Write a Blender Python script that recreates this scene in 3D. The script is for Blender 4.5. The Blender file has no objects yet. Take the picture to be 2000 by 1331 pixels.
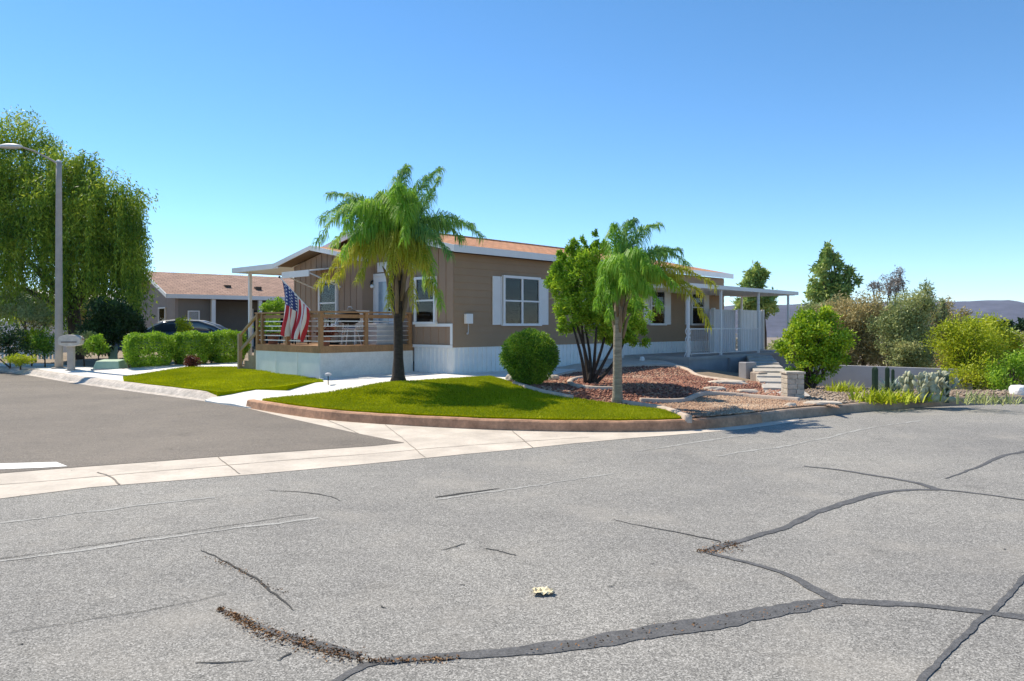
import bpy, bmesh, math, random
import numpy as np
from mathutils import Vector, Matrix
random.seed(7); rng = np.random.default_rng(7)
S = bpy.context.scene
COL = S.collection
PI = math.pi
F = 1450.0; HZ = 637.0; CH = 1.6          # focal length and horizon in photo pixels, eye height in metres

# ------------------------------------------------------------------ materials
def newmat(name):
    m = bpy.data.materials.new(name); m.use_nodes = True
    nt = m.node_tree; nt.nodes.clear()
    out = nt.nodes.new('ShaderNodeOutputMaterial')
    b = nt.nodes.new('ShaderNodeBsdfPrincipled')
    nt.links.new(b.outputs[0], out.inputs[0])
    return m, nt, b, out
def noise(nt, scale, detail=4, rough=.6, vec=None, stretch=None):
    tc = nt.nodes.new('ShaderNodeTexCoord')
    n = nt.nodes.new('ShaderNodeTexNoise'); n.inputs['Scale'].default_value = scale
    n.inputs['Detail'].default_value = detail; n.inputs['Roughness'].default_value = rough
    if stretch:
        mp = nt.nodes.new('ShaderNodeMapping'); mp.inputs['Scale'].default_value = stretch
        nt.links.new(tc.outputs['Object'], mp.inputs[0]); nt.links.new(mp.outputs[0], n.inputs['Vector'])
    else: nt.links.new(tc.outputs['Object'], n.inputs['Vector'])
    return n
def ramp(nt, src, stops):
    r = nt.nodes.new('ShaderNodeValToRGB'); e = r.color_ramp.elements
    while len(e) < len(stops): e.new(.5)
    for i, (p, c) in enumerate(stops):
        e[i].position = p; e[i].color = (*c, 1) if len(c) == 3 else c
    nt.links.new(src, r.inputs[0]); return r
def M(name, c, var=.12, scale=6, rough=.8, bump=0, bscale=40, spec=.3, metal=0, stretch=None, c2=None, fine=None):
    m, nt, b, out = newmat(name)
    lo = tuple(max(0, x*(1-var)) for x in c); hi = tuple(min(1, x*(1+var)) for x in (c2 or c))
    n = noise(nt, scale, 5, .65, stretch=stretch)
    r = ramp(nt, n.outputs[0], [(.3, lo), (.7, hi)])
    col = r.outputs[0]
    if fine:
        fs, amt = fine
        n3 = noise(nt, fs, 3, .7)
        r3 = ramp(nt, n3.outputs[0], [(.33, (1-amt,)*3), (.67, (1+amt,)*3)])
        mx = nt.nodes.new('ShaderNodeMix'); mx.data_type = 'RGBA'; mx.blend_type = 'MULTIPLY'; mx.inputs[0].default_value = 1
        nt.links.new(col, mx.inputs[6]); nt.links.new(r3.outputs[0], mx.inputs[7]); col = mx.outputs[2]
    nt.links.new(col, b.inputs['Base Color'])
    b.inputs['Roughness'].default_value = rough; b.inputs['Metallic'].default_value = metal
    b.inputs['Specular IOR Level'].default_value = spec
    if bump:
        n2 = noise(nt, bscale, 6, .7)
        bp = nt.nodes.new('ShaderNodeBump'); bp.inputs['Strength'].default_value = bump; bp.inputs['Distance'].default_value = .02
        nt.links.new(n2.outputs[0], bp.inputs['Height']); nt.links.new(bp.outputs[0], b.inputs['Normal'])
    return m
def LEAF(name, cols, trans=.35, rough=.55, clump=1.5):
    m, nt, b, out = newmat(name)
    g = nt.nodes.new('ShaderNodeNewGeometry')
    n = noise(nt, clump, 3, .5)
    a = nt.nodes.new('ShaderNodeMath'); a.operation = 'MULTIPLY'; a.inputs[1].default_value = .5
    nt.links.new(g.outputs['Random Per Island'], a.inputs[0])
    a2 = nt.nodes.new('ShaderNodeMath'); a2.operation = 'MULTIPLY_ADD'; a2.inputs[1].default_value = 1.3
    nt.links.new(n.outputs[0], a2.inputs[0]); nt.links.new(a.outputs[0], a2.inputs[2])
    a3 = nt.nodes.new('ShaderNodeMath'); a3.operation = 'SUBTRACT'; a3.inputs[1].default_value = .4
    nt.links.new(a2.outputs[0], a3.inputs[0])
    r = ramp(nt, a3.outputs[0], [(i/(len(cols)-1), c) for i, c in enumerate(cols)])
    nt.links.new(r.outputs[0], b.inputs['Base Color']); b.inputs['Roughness'].default_value = rough
    b.inputs['Specular IOR Level'].default_value = .35
    t = nt.nodes.new('ShaderNodeBsdfTranslucent'); nt.links.new(r.outputs[0], t.inputs[0])
    mx = nt.nodes.new('ShaderNodeMixShader'); mx.inputs[0].default_value = trans
    nt.links.new(b.outputs[0], mx.inputs[1]); nt.links.new(t.outputs[0], mx.inputs[2]); nt.links.new(mx.outputs[0], out.inputs[0])
    return m
def ASPHALT(name, dark, mid, light, warm):
    m, nt, b, out = newmat(name)
    tcv = nt.nodes.new('ShaderNodeTexCoord'); n1 = nt.nodes.new('ShaderNodeTexVoronoi'); n1.inputs['Scale'].default_value = 150
    nt.links.new(tcv.outputs['Object'], n1.inputs['Vector']); bw = nt.nodes.new('ShaderNodeSeparateColor'); nt.links.new(n1.outputs['Color'], bw.inputs[0])
    r1 = ramp(nt, bw.outputs[0], [(.05, dark), (.3, tuple(.82*q for q in mid)), (.7, tuple(1.1*q for q in mid)), (.97, light)])
    n2 = noise(nt, .35, 5, .6); r2 = ramp(nt, n2.outputs[0], [(.3, (.80, .80, .81)), (.7, (1.12, 1.11, 1.09))])
    n4 = noise(nt, 4, 5, .7, stretch=(.5, 1.6, 1)); r4 = ramp(nt, n4.outputs[0], [(.3, (.92, .92, .92)), (.7, (1.05, 1.05, 1.05))])
    c = r1.outputs[0]
    n6 = noise(nt, 1.6, 6, .65); r6 = ramp(nt, n6.outputs[0], [(.30, (.80, .80, .80)), (.40, (1, 1, 1))])
    n7 = noise(nt, 22, 3, .6); r7 = ramp(nt, n7.outputs[0], [(.3, (.90, .90, .90)), (.7, (1.08, 1.08, 1.08))])
    for q in (r2, r4, r6, r7):
        mx = nt.nodes.new('ShaderNodeMix'); mx.data_type = 'RGBA'; mx.blend_type = 'MULTIPLY'; mx.inputs[0].default_value = 1
        nt.links.new(c, mx.inputs[6]); nt.links.new(q.outputs[0], mx.inputs[7]); c = mx.outputs[2]
    n5 = noise(nt, .9, 4, .6); r5 = ramp(nt, n5.outputs[0], [(.52, (0, 0, 0)), (.75, (.5, .5, .5))])
    mx = nt.nodes.new('ShaderNodeMix'); mx.data_type = 'RGBA'
    nt.links.new(r5.outputs[0], mx.inputs[0]); nt.links.new(c, mx.inputs[6]); mx.inputs[7].default_value = (*warm, 1); c = mx.outputs[2]
    nt.links.new(c, b.inputs['Base Color']); b.inputs['Roughness'].default_value = .9; b.inputs['Specular IOR Level'].default_value = .25
    bp = nt.nodes.new('ShaderNodeBump'); bp.inputs['Strength'].default_value = .12; bp.inputs['Distance'].default_value = .004
    nt.links.new(n1.outputs['Distance'], bp.inputs['Height'])
    return m

m_road = ASPHALT('road_asphalt', (.125, .121, .113), (.268, .257, .236), (.49, .47, .435), (.37, .34, .295))
m_side = ASPHALT('street_asphalt', (.115, .10, .085), (.20, .175, .148), (.30, .263, .225), (.24, .205, .17))
m_tar = M('tar_sealant', (.11, .108, .108), .25, 9, .75, .4, 60, fine=(70, .3))
m_leafdebris = M('dry_debris', (.16, .10, .06), .5, 40, .9, .5, 80, fine=(60, .5))
m_seam = M('pale_seam', (.36, .35, .325), .15, 8, .9, fine=(75, .3))
m_conc = M('concrete', (.57, .50, .42), .2, 1.6, .85, .25, 50, fine=(25, .06))
m_walk = M('concrete_bright', (.74, .71, .65), .08, 1.0, .85, .2, 50, fine=(25, .04))
m_pad = M('concrete_grey', (.40, .38, .36), .15, 2, .85, .2, 50)
m_patiow = M('patio_wall_grey', (.36, .35, .36), .12, 2, .85, .2, 50)
m_kred = M('kerb_red', (.45, .25, .15), .35, 3, .85, .3, 30, fine=(18, .15))
m_kgrey = M('kerb_grey', (.36, .27, .20), .25, 3, .85, .3, 30, fine=(18, .12))
m_kconc = M('kerb_concrete', (.50, .44, .38), .25, 2.5, .85, .3, 30, fine=(10, .16))
m_joint = M('joint_dark', (.22, .19, .16), .2, 8, .9)
m_paint = M('white_road_paint', (.80, .79, .76), .06, 3, .7)
m_lawn = M('turf', (.27, .30, .002), .2, 1.2, .9, .9, 160, spec=.0, fine=(110, .30))
m_mulch = M('mulch', (.22, .105, .075), .3, 8, .9, .9, 30, fine=(30, .4))
m_gravel = M('gravel', (.42, .31, .225), .25, 6, .9, .9, 40, fine=(45, .35))
m_earth = M('earth', (.26, .20, .14), .3, .8, .95, .6, 12, fine=(9, .2))
m_edge = M('edging_stone', (.50, .40, .32), .2, 4, .85, .3, 30)
m_rockp = M('rock_pale', (.55, .47, .38), .25, 5, .9, .6, 12)
m_tanG = M('siding_tan', (.345, .235, .16), .07, 1.3, .75, .12, 60)
m_tanL = M('siding_brown', (.33, .225, .14), .07, 1.0, .72, .1, 60)
m_white = M('white_paint', (.78, .77, .75), .04, 2, .55, .06, 40)
m_whitev = M('white_vinyl', (.86, .87, .88), .05, 1.5, .5)
m_skirt = M('skirt_white', (.80, .80, .78), .07, 2, .6, .06, 30)
m_stucco = M('stucco_white', (.76, .73, .68), .10, 3, .9, .5, 50, fine=(30, .06))
m_roof = M('shingle_orange', (.56, .27, .14), .14, 2.5, .9, .5, 60, fine=(14, .18))
m_roof2 = M('shingle_brown', (.40, .25, .185), .16, 2.0, .9, .5, 60, fine=(12, .2))
def courses(m, bw, rh):
    nt = m.node_tree; b = [n for n in nt.nodes if n.type == 'BSDF_PRINCIPLED'][0]; src = b.inputs['Base Color'].links[0].from_socket
    tc = nt.nodes.new('ShaderNodeTexCoord'); br = nt.nodes.new('ShaderNodeTexBrick'); br.inputs['Scale'].default_value = 1
    br.inputs['Brick Width'].default_value = bw; br.inputs['Row Height'].default_value = rh; br.inputs['Mortar Size'].default_value = rh*.09
    br.inputs['Color1'].default_value = (.82,.82,.82,1); br.inputs['Color2'].default_value = (1.12,1.12,1.12,1); br.inputs['Mortar'].default_value = (.45,.45,.45,1)
    nt.links.new(tc.outputs['Object'], br.inputs[0]); mx = nt.nodes.new('ShaderNodeMix'); mx.data_type = 'RGBA'; mx.blend_type = 'MULTIPLY'; mx.inputs[0].default_value = 1
    nt.links.new(src, mx.inputs[6]); nt.links.new(br.outputs[0], mx.inputs[7]); nt.links.new(mx.outputs[2], b.inputs['Base Color'])
courses(m_roof, .33, .16); courses(m_roof2, .4, .2)
m_wood = M('deck_wood', (.34, .185, .085), .22, 3, .65, .2, 50, stretch=(1, 1, .25), fine=(20, .15))
m_woodg = M('weathered_wood', (.33, .25, .16), .2, 3, .8, .3, 50)
m_cable = M('rail_steel', (.60, .58, .56), .06, 6, .35, metal=.7)
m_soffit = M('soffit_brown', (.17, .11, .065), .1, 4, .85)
m_dark = M('interior_dark', (.035, .04, .042), .25, 3, .9)
m_blind = M('blind_white', (.80, .82, .80), .04, 4, .7)
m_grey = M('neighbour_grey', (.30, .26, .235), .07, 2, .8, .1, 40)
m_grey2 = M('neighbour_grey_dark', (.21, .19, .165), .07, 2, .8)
m_black = M('black_metal', (.015, .015, .016), .1, 6, .8, spec=.15)
m_lgrey = M('grey_plastic', (.42, .43, .46), .08, 4, .6)
m_pole = M('pole_concrete', (.44, .39, .335), .12, 4, .85, .25, 60)
m_green = M('utility_green', (.36, .48, .34), .08, 5, .6)
m_mail = M('mailbox_beige', (.60, .54, .46), .16, 8, .6)
m_trunkd = M('trunk_dark', (.055, .042, .034), .35, 9, .9, .9, 30, stretch=(1, 1, 2.5))
m_trunkg = M('trunk_grey', (.30, .25, .19), .35, 9, .9, .9, 30, stretch=(.6, .6, 4))
m_boot = M('palm_boot', (.22, .155, .10), .35, 8, .9, .7, 40, stretch=(1, 1, .3))
m_bark = M('bark', (.10, .075, .055), .35, 6, .9, .9, 20, stretch=(1, 1, .3))
m_mount = M('scrub_with_haze_blue', (.07, .072, .10), .35, .004, 1.0, fine=(.02, .25))  # scrub tone with part of the blue distance haze put into its colour
m_cactus = M('cactus_green', (.05, .085, .05), .2, 8, .7)
m_pear = M('prickly_pear', (.40, .40, .27), .5, 7, .7)
m_blueg = M('grey_block', (.47, .46, .47), .08, 1.5, .85, .25, 30)
m_stone = M('stone_blocks', (.50, .44, .36), .25, 7, .9, .5, 25)
m_paper = M('paper_litter', (.78, .66, .42), .15, 20, .8)
m_terr = M('terracotta', (.35, .14, .08), .15, 6, .8)
m_tyre = M('tyre', (.02, .02, .02), .1, 6, .9)
m_carb = M('car_paint', (.035, .075, .14), .04, 2, .28, spec=.6, metal=.4)
m_clampg = M('lamp_grey', (.62, .62, .62), .05, 5, .5)

m_glass, nt, b, out = newmat('window_glass')
gl = nt.nodes.new('ShaderNodeBsdfGlossy'); gl.inputs['Roughness'].default_value = .03
tr = nt.nodes.new('ShaderNodeBsdfTransparent'); fr = nt.nodes.new('ShaderNodeFresnel'); fr.inputs[0].default_value = 1.5
mx = nt.nodes.new('ShaderNodeMixShader')
nt.links.new(fr.outputs[0], mx.inputs[0]); nt.links.new(tr.outputs[0], mx.inputs[1]); nt.links.new(gl.outputs[0], mx.inputs[2]); nt.links.new(mx.outputs[0], out.inputs[0])
m_carglass, nt, b, out = newmat('car_glass')
b.inputs['Base Color'].default_value = (.03, .05, .07, 1); b.inputs['Roughness'].default_value = .05; b.inputs['Specular IOR Level'].default_value = .9

# flag: thirteen stripes and a starred canton from the UV map
m_flag, nt, b, out = newmat('flag_cloth')
def mth(op, a, c=None, cl=False):
    n = nt.nodes.new('ShaderNodeMath'); n.operation = op; n.use_clamp = cl
    for i, q in enumerate((a, c)):
        if q is None: continue
        if isinstance(q, (int, float)): n.inputs[i].default_value = q
        else: nt.links.new(q, n.inputs[i])
    return n.outputs[0]
uv = nt.nodes.new('ShaderNodeUVMap'); sp = nt.nodes.new('ShaderNodeSeparateXYZ'); nt.links.new(uv.outputs[0], sp.inputs[0])
U, V = sp.outputs[0], sp.outputs[1]       # U along the fly, V down the hoist
st = mth('MODULO', mth('FLOOR', mth('MULTIPLY', V, 13.0)), 2.0)          # 0 red, 1 white
can = mth('MULTIPLY', mth('LESS_THAN', U, .4), mth('LESS_THAN', V, 7/13))
su = mth('SUBTRACT', mth('FRACT', mth('MULTIPLY', U, 6/.4)), .5); sv = mth('SUBTRACT', mth('FRACT', mth('MULTIPLY', V, 5*13/7)), .5)
star = mth('LESS_THAN', mth('ADD', mth('MULTIPLY', su, su), mth('MULTIPLY', sv, sv)), .05)
def mixc(f, a, c):
    n = nt.nodes.new('ShaderNodeMix'); n.data_type = 'RGBA'; nt.links.new(f, n.inputs[0])
    for i, q in ((6, a), (7, c)):
        if isinstance(q, tuple): n.inputs[i].default_value = (*q, 1)
        else: nt.links.new(q, n.inputs[i])
    return n.outputs[2]
cstripe = mixc(st, (.52, .03, .045), (.78, .74, .72)); cc = mixc(star, (.035, .055, .20), (.78, .78, .8))
nt.links.new(mixc(can, cstripe, cc), b.inputs['Base Color']); b.inputs['Roughness'].default_value = .8

L_palm = LEAF('palm_green', [(0.067, 0.161, 0.062), (0.158, 0.343, 0.083), (0.347, 0.537, 0.103), (0.583, 0.708, 0.144)], .4)
L_palm2 = LEAF('palm_green_bright', [(0.082, 0.218, 0.023), (0.187, 0.402, 0.031), (0.328, 0.548, 0.047), (0.564, 0.693, 0.093)], .4)
L_palmy = LEAF('palm_yellow', [(0.186, 0.265, 0.016), (0.373, 0.404, 0.023), (0.528, 0.497, 0.047), (0.652, 0.559, 0.078)], .4)
L_pep = LEAF('pepper_green', [(0.034, 0.086, 0.014), (0.114, 0.22, 0.019), (0.248, 0.363, 0.03), (0.496, 0.573, 0.05), (0.589, 0.649, 0.083)], .35, clump=.9)
L_hedge = LEAF('hedge_green', [(0.059, 0.148, 0.014), (0.18, 0.344, 0.022), (0.338, 0.524, 0.032), (0.478, 0.654, 0.053)], .35, clump=3)
L_bush = LEAF('bush_green', [(0.039, 0.107, 0.013), (0.099, 0.229, 0.019), (0.254, 0.411, 0.032), (0.429, 0.524, 0.047)], .3, clump=2.5)
L_dark = LEAF('dark_green', [(0.01, 0.029, 0.01), (0.023, 0.058, 0.016), (0.046, 0.098, 0.023), (0.078, 0.143, 0.039)], .25)
L_shr = LEAF('tree_green', [(0.057, 0.151, 0.011), (0.173, 0.343, 0.02), (0.37, 0.557, 0.036), (0.684, 0.8, 0.061)], .35, clump=2)
L_cit = LEAF('citrus_green', [(0.053, 0.138, 0.01), (0.171, 0.327, 0.013), (0.405, 0.549, 0.02), (0.679, 0.721, 0.033)], .3, clump=2.5)
L_brn = LEAF('brown_shrub', [(0.16, 0.164, 0.07), (0.366, 0.328, 0.14), (0.549, 0.437, 0.187), (0.686, 0.519, 0.257)], .25, clump=1)
L_oli = LEAF('olive', [(0.09, 0.134, 0.06), (0.239, 0.299, 0.105), (0.447, 0.477, 0.179), (0.657, 0.597, 0.269)], .25, clump=1)
L_yel = LEAF('yellow_green', [(0.093, 0.161, 0.009), (0.295, 0.373, 0.017), (0.516, 0.568, 0.02), (0.737, 0.711, 0.05)], .35, clump=1.5)
L_con = LEAF('conifer', [(0.082, 0.155, 0.051), (0.203, 0.329, 0.085), (0.445, 0.544, 0.135), (0.728, 0.737, 0.27)], .2, clump=1.2)
L_gry = LEAF('grey_twigs', [(0.173, 0.163, 0.154), (0.288, 0.259, 0.23), (0.384, 0.346, 0.307)], .1)
L_red = LEAF('red_plant', [(.05, .012, .008), (.12, .03, .015), (.2, .06, .03)], .3)

# ------------------------------------------------------------------ builders
def tag(o, label=None, cat=None, group=None, kind=None):
    if label: o['label'] = label
    if cat: o['category'] = cat
    if group: o['group'] = group
    if kind: o['kind'] = kind
    return o
def empty(name, loc, label, cat, group=None, rz=0):
    o = bpy.data.objects.new(name, None); COL.objects.link(o); o.empty_display_size = .2
    o.location = loc; o.rotation_euler = (0, 0, rz); return tag(o, label, cat, group)
def mesh_obj(name, v, f, mat, parent=None, smooth=False, world=False, recalc=True):
    me = bpy.data.meshes.new(name)
    if world and parent is not None:
        p = parent.location; v = [(a-p.x, b_-p.y, c-p.z) for a, b_, c in v]
    me.from_pydata(v, [], f)
    if recalc:
        bm = bmesh.new(); bm.from_mesh(me); bmesh.ops.recalc_face_normals(bm, faces=bm.faces); bm.to_mesh(me); bm.free()
    me.materials.append(mat)
    if smooth: me.polygons.foreach_set('use_smooth', [True]*len(me.polygons))
    o = bpy.data.objects.new(name, me); COL.objects.link(o)
    if parent is not None: o.parent = parent
    return o
class MB:
    def __init__(s, T=None): s.v = []; s.f = []; s.T = T
    def add(s, v, f):
        k = len(s.v)
        if s.T: v = [s.T(*p) for p in v]
        s.v += [tuple(p) for p in v]; s.f += [tuple(i+k for i in q) for q in f]; return s
    def box(s, x0, x1, y0, y1, z0, z1):
        return s.add([(x0,y0,z0),(x1,y0,z0),(x1,y1,z0),(x0,y1,z0),(x0,y0,z1),(x1,y0,z1),(x1,y1,z1),(x0,y1,z1)],
            [(0,3,2,1),(4,5,6,7),(0,1,5,4),(1,2,6,5),(2,3,7,6),(3,0,4,7)])
    def tube(s, pts, rad, n=8, cap=True):
        pts = [Vector(p) for p in pts]
        if isinstance(rad, (int, float)): rad = [rad]*len(pts)
        v = []; f = []
        for i, p in enumerate(pts):
            t = (pts[min(i+1, len(pts)-1)]-pts[max(i-1, 0)]).normalized()
            a = Vector((1, 0, 0)) if abs(t.x) < .9 else Vector((0, 1, 0))
            u = t.cross(a).normalized(); w = t.cross(u)
            for k in range(n):
                an = 2*PI*k/n; v.append(p + (u*math.cos(an)+w*math.sin(an))*rad[i])
        for i in range(len(pts)-1):
            for k in range(n): f.append((i*n+k, i*n+(k+1) % n, (i+1)*n+(k+1) % n, (i+1)*n+k))
        if cap: f.append(tuple(range(n))); f.append(tuple(range((len(pts)-1)*n, len(pts)*n)))
        return s.add(v, f)
    def bar(s, p0, p1, w, h):
        p0 = Vector(p0); p1 = Vector(p1); t = (p1-p0).normalized()
        up = Vector((0, 0, 1)) if abs(t.z) < .95 else Vector((0, 1, 0))
        a = t.cross(up).normalized()*w/2; c = a.normalized().cross(t)*h/2
        v = [p+x*a+y*c for p in (p0, p1) for x, y in ((-1,-1),(1,-1),(1,1),(-1,1))]
        return s.add(v, [(0,1,2,3),(7,6,5,4),(0,4,5,1),(1,5,6,2),(2,6,7,3),(3,7,4,0)])
    def prism(s, prof, fn0, fn1):
        n = len(prof); v = [fn0(*p) for p in prof]+[fn1(*p) for p in prof]
        return s.add(v, [tuple(range(n)), tuple(range(2*n-1, n-1, -1))]+[(i, (i+1) % n, n+(i+1) % n, n+i) for i in range(n)])
    def ball(s, c, r, nu=12, nv=8, zs=1):
        v = []; f = []
        for j in range(nv+1):
            th = PI*j/nv
            for i in range(nu):
                ph = 2*PI*i/nu; v.append((c[0]+r*math.sin(th)*math.cos(ph), c[1]+r*math.sin(th)*math.sin(ph), c[2]+r*zs*math.cos(th)))
        for j in range(nv):
            for i in range(nu): f.append((j*nu+i, j*nu+(i+1) % nu, (j+1)*nu+(i+1) % nu, (j+1)*nu+i))
        return s.add(v, f)
    def build(s, name, mat, parent=None, smooth=False, world=False, bevel=0):
        o = mesh_obj(name, s.v, s.f, mat, parent, smooth, world)
        if bevel:
            m = o.modifiers.new('bevel', 'BEVEL'); m.width = bevel; m.segments = 2; m.limit_method = 'ANGLE'
        return o

def quads(name, P, mat, parent, world=True, k=4):
    """P: (N,k,3) array of leaf polygons"""
    N = len(P)
    if world: P = P - np.array(parent.location)
    me = bpy.data.meshes.new(name)
    me.vertices.add(N*k); me.vertices.foreach_set('co', P.reshape(-1).astype(np.float32))
    me.loops.add(N*k); me.loops.foreach_set('vertex_index', np.arange(N*k, dtype=np.int32))
    me.polygons.add(N); me.polygons.foreach_set('loop_start', np.arange(0, N*k, k, dtype=np.int32))
    me.update(calc_edges=True); me.materials.append(mat)
    o = bpy.data.objects.new(name, me); COL.objects.link(o)
    if parent is not None: o.parent = parent
    return o
def nrm(a): return a/np.maximum(np.linalg.norm(a, axis=-1, keepdims=True), 1e-9)
def leafquads(C, D, L, W, bend=.0):
    """diamond leaves at C pointing along D"""
    N = len(C); D = nrm(D); R = nrm(np.cross(D, nrm(rng.normal(size=(N, 3)))))
    L = (L*rng.uniform(.6, 1.3, (N, 1))); W = W*rng.uniform(.7, 1.3, (N, 1))
    return np.stack([C, C+D*L*.45+R*W/2, C+D*L, C+D*L*.45-R*W/2], 1)

# ------------------------------------------------------------------ terrain
def flat(px, py, z=0.0):
    Y = F*(CH-z)/(py-HZ); return ((px-1000)/F*Y, Y)
def at(px, Y): return (px-1000)/F*Y
def zat(py, Y): return CH-(py-HZ)/F*Y
HA = math.atan2(.724, .689); HC = (-1.52, 19.2)
hu = (math.cos(HA), math.sin(HA)); hv = (-math.sin(HA), math.cos(HA))
def HW(x, y): return (HC[0]+hu[0]*x+hv[0]*y, HC[1]+hu[1]*x+hv[1]*y)
kmain_px = [(480,797),(560,811),(642,822),(752,830),(890,837.5),(1000,842),(1175,845),(1280,844),(1370,840),(1450,832),(1550,818),(1650,808),(1750,799),(1839,793),(2000,788),(2200,788),(2600,796)]
kleft_px = [(478,797),(400,785),(325,775),(250,765),(175,754),(125,747),(62,735),(0,727),(-150,715),(-400,700)]
KM = [flat(*p) for p in kmain_px]; KL = [flat(*p) for p in kleft_px]
def dense(pl, step=.25):
    out = []
    for a, c in zip(pl, pl[1:]):
        n = max(1, int(math.dist(a, c)/step))
        out += [(a[0]+(c[0]-a[0])*i/n, a[1]+(c[1]-a[1])*i/n) for i in range(n)]
    return out+[pl[-1]]
def smooth(pl, it=2):
    for _ in range(it):
        q = [pl[0]]
        for a, c in zip(pl, pl[1:]):
            q += [(a[0]*.75+c[0]*.25, a[1]*.75+c[1]*.25), (a[0]*.25+c[0]*.75, a[1]*.25+c[1]*.75)]
        pl = q+[pl[-1]]
    return pl
KM = dense(smooth(KM), .3); KL = dense(smooth(KL), .3)
KALL = np.array(KL[::-1]+KM)
ctrl = [(x, y, .15) for x, y in KALL[::3]]
def cp(h, z): ctrl.append((*HW(*h), z))
for s_, z_ in ((-1,.33),(0,.34),(2,.34),(4,.35),(5.5,.42),(7,.52),(8,.53),(10,.4),(12,.3),(14.5,.1)):
    cp((s_, 0), z_); cp((s_, 2), z_)
for s_ in (0, 4, 8, 12): cp((s_, 5), .4)
for s_, d_, z_ in ((5,-1.2,.44),(7,-1.4,.5),(8,-2.6,.32),(10,-2.6,.10),(12,-2.7,.02),(13.5,-3,-.1),(8.5,-4.5,.24),(10.5,-5,.12),(16,-1,-.3)):
    cp((s_, d_), z_)
for h in ((-3,1.6),(-3,3),(-3,4.8)): cp(h, .30 if h[1] < 4 else .35)
ctrl += [(-2.3,15.1,.43),(-3.3,15.3,.38),(-1.2,15.4,.43),(-.2,15.6,.42),(.6,15.2,.39),(-2.5,16.2,.41),(-4.2,16.0,.34),(-7,18.5,.28),(-9,20,.26),(-9,23,.33),(-12,25,.32),(-14,24.5,.2),(-10,28,.36),(-16,30,.38),(-22,34,.38),(-12,34,.38),(-25,45,.4),(-8,45,.4),(3,45,.3),
         (2.3,15.8,.37),(4.0,17.5,.28),(5.2,17.5,.22),(6,16,.16),(7.4,17.2,.05),(8,19,-.05),(9,22,-.6),(12,18.5,-.1),(14,18,-.1),(12,24,-1.0),(16,22,-.8),(20,19,-.3),(14,32,-2.2),(10,36,-1.6),(22,30,-2.5),(20,45,-4),(30,24,-2)]
ctrl = np.array(ctrl)
def gv(X, Y):
    X = np.asarray(X, float); Y = np.asarray(Y, float)
    d = (X[..., None]-ctrl[:, 0])**2+(Y[..., None]-ctrl[:, 1])**2
    w = 1/(d+.15)**2
    return (w*ctrl[:, 2]).sum(-1)/w.sum(-1)
def g(x, y): return float(gv(x, y))
_Y = np.arange(5, 60, .03)
def P(px, py, dz=0):
    """the point of the terrain seen at a photo pixel"""
    X = (px-1000)/F*_Y; Z = CH-(py-HZ)/F*_Y; k = np.argmax(Z <= gv(X, _Y)+dz)
    return (float(X[k]), float(_Y[k]))
def P3(px, py): x, y = P(px, py); return (x, y, g(x, y))
def dk(x, y): return float(np.sqrt(((KALL-np.array((x, y)))**2).sum(1).min()))
yard = [tuple(p) for p in KALL]+[(60, 60), (60, 120), (-120, 120), (-120, 30)]
def inside(x, y, poly):
    c = False; j = len(poly)-1
    for i in range(len(poly)):
        a, b_ = poly[i], poly[j]
        if (a[1] > y) != (b_[1] > y) and x < (b_[0]-a[0])*(y-a[1])/(b_[1]-a[1])+a[0]: c = not c
        j = i
    return c
def clip(poly, axis, val, keep_less):
    out = []
    for i in range(len(poly)):
        a, b_ = poly[i-1], poly[i]
        ia = (a[axis] <= val) == keep_less; ib = (b_[axis] <= val) == keep_less
        if ia != ib:
            t = (val-a[axis])/(b_[axis]-a[axis]); out.append((a[0]+(b_[0]-a[0])*t, a[1]+(b_[1]-a[1])*t))
        if ib: out.append(b_)
    return out
def sheet(name, poly, zf, mat, res=.5, off=0.0, kind='structure', label=None, cat=None, skirt=0):
    xs = [p[0] for p in poly]; ys = [p[1] for p in poly]
    bm = bmesh.new()
    x = math.floor(min(xs)/res)*res
    while x < max(xs):
        strip = clip(clip(poly, 0, x, False), 0, x+res, True)
        y = math.floor(min(ys)/res)*res
        if len(strip) > 2:
            while y < max(ys):
                c = clip(clip(strip, 1, y, False), 1, y+res, True)
                if len(c) > 2:
                    q = []
                    for p in c:
                        if not q or math.dist(p, q[-1]) > 1e-5: q.append(p)
                    if len(q) > 2 and math.dist(q[0], q[-1]) < 1e-5: q.pop()
                    if len(q) > 2:
                        try: bm.faces.new([bm.verts.new((p[0], p[1], zf(p[0], p[1])+off)) for p in q])
                        except Exception: pass
                y += res
        x += res
    bmesh.ops.triangulate(bm, faces=[f for f in bm.faces if len(f.verts) > 4])
    bmesh.ops.remove_doubles(bm, verts=bm.verts, dist=1e-4)
    bmesh.ops.recalc_face_normals(bm, faces=bm.faces)
    bad = [f for f in bm.faces if f.normal.z < 0]
    if bad: bmesh.ops.reverse_faces(bm, faces=bad)
    if name in ('lawn', 'path', 'pavement'):
        be = [e for e in bm.edges if e.is_boundary]
        for e in be: e.smooth = False
        r = bmesh.ops.extrude_edge_only(bm, edges=be)
        for q in r['geom']:
            if isinstance(q, bmesh.types.BMVert): q.co.z -= .22
    me = bpy.data.meshes.new(name); bm.to_mesh(me); bm.free(); me.materials.append(mat)
    for p in me.polygons: p.use_smooth = True
    o = bpy.data.objects.new(name, me); COL.objects.link(o)
    return tag(o, label, cat, kind=kind)
Z0 = lambda x, y: 0.0
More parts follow.
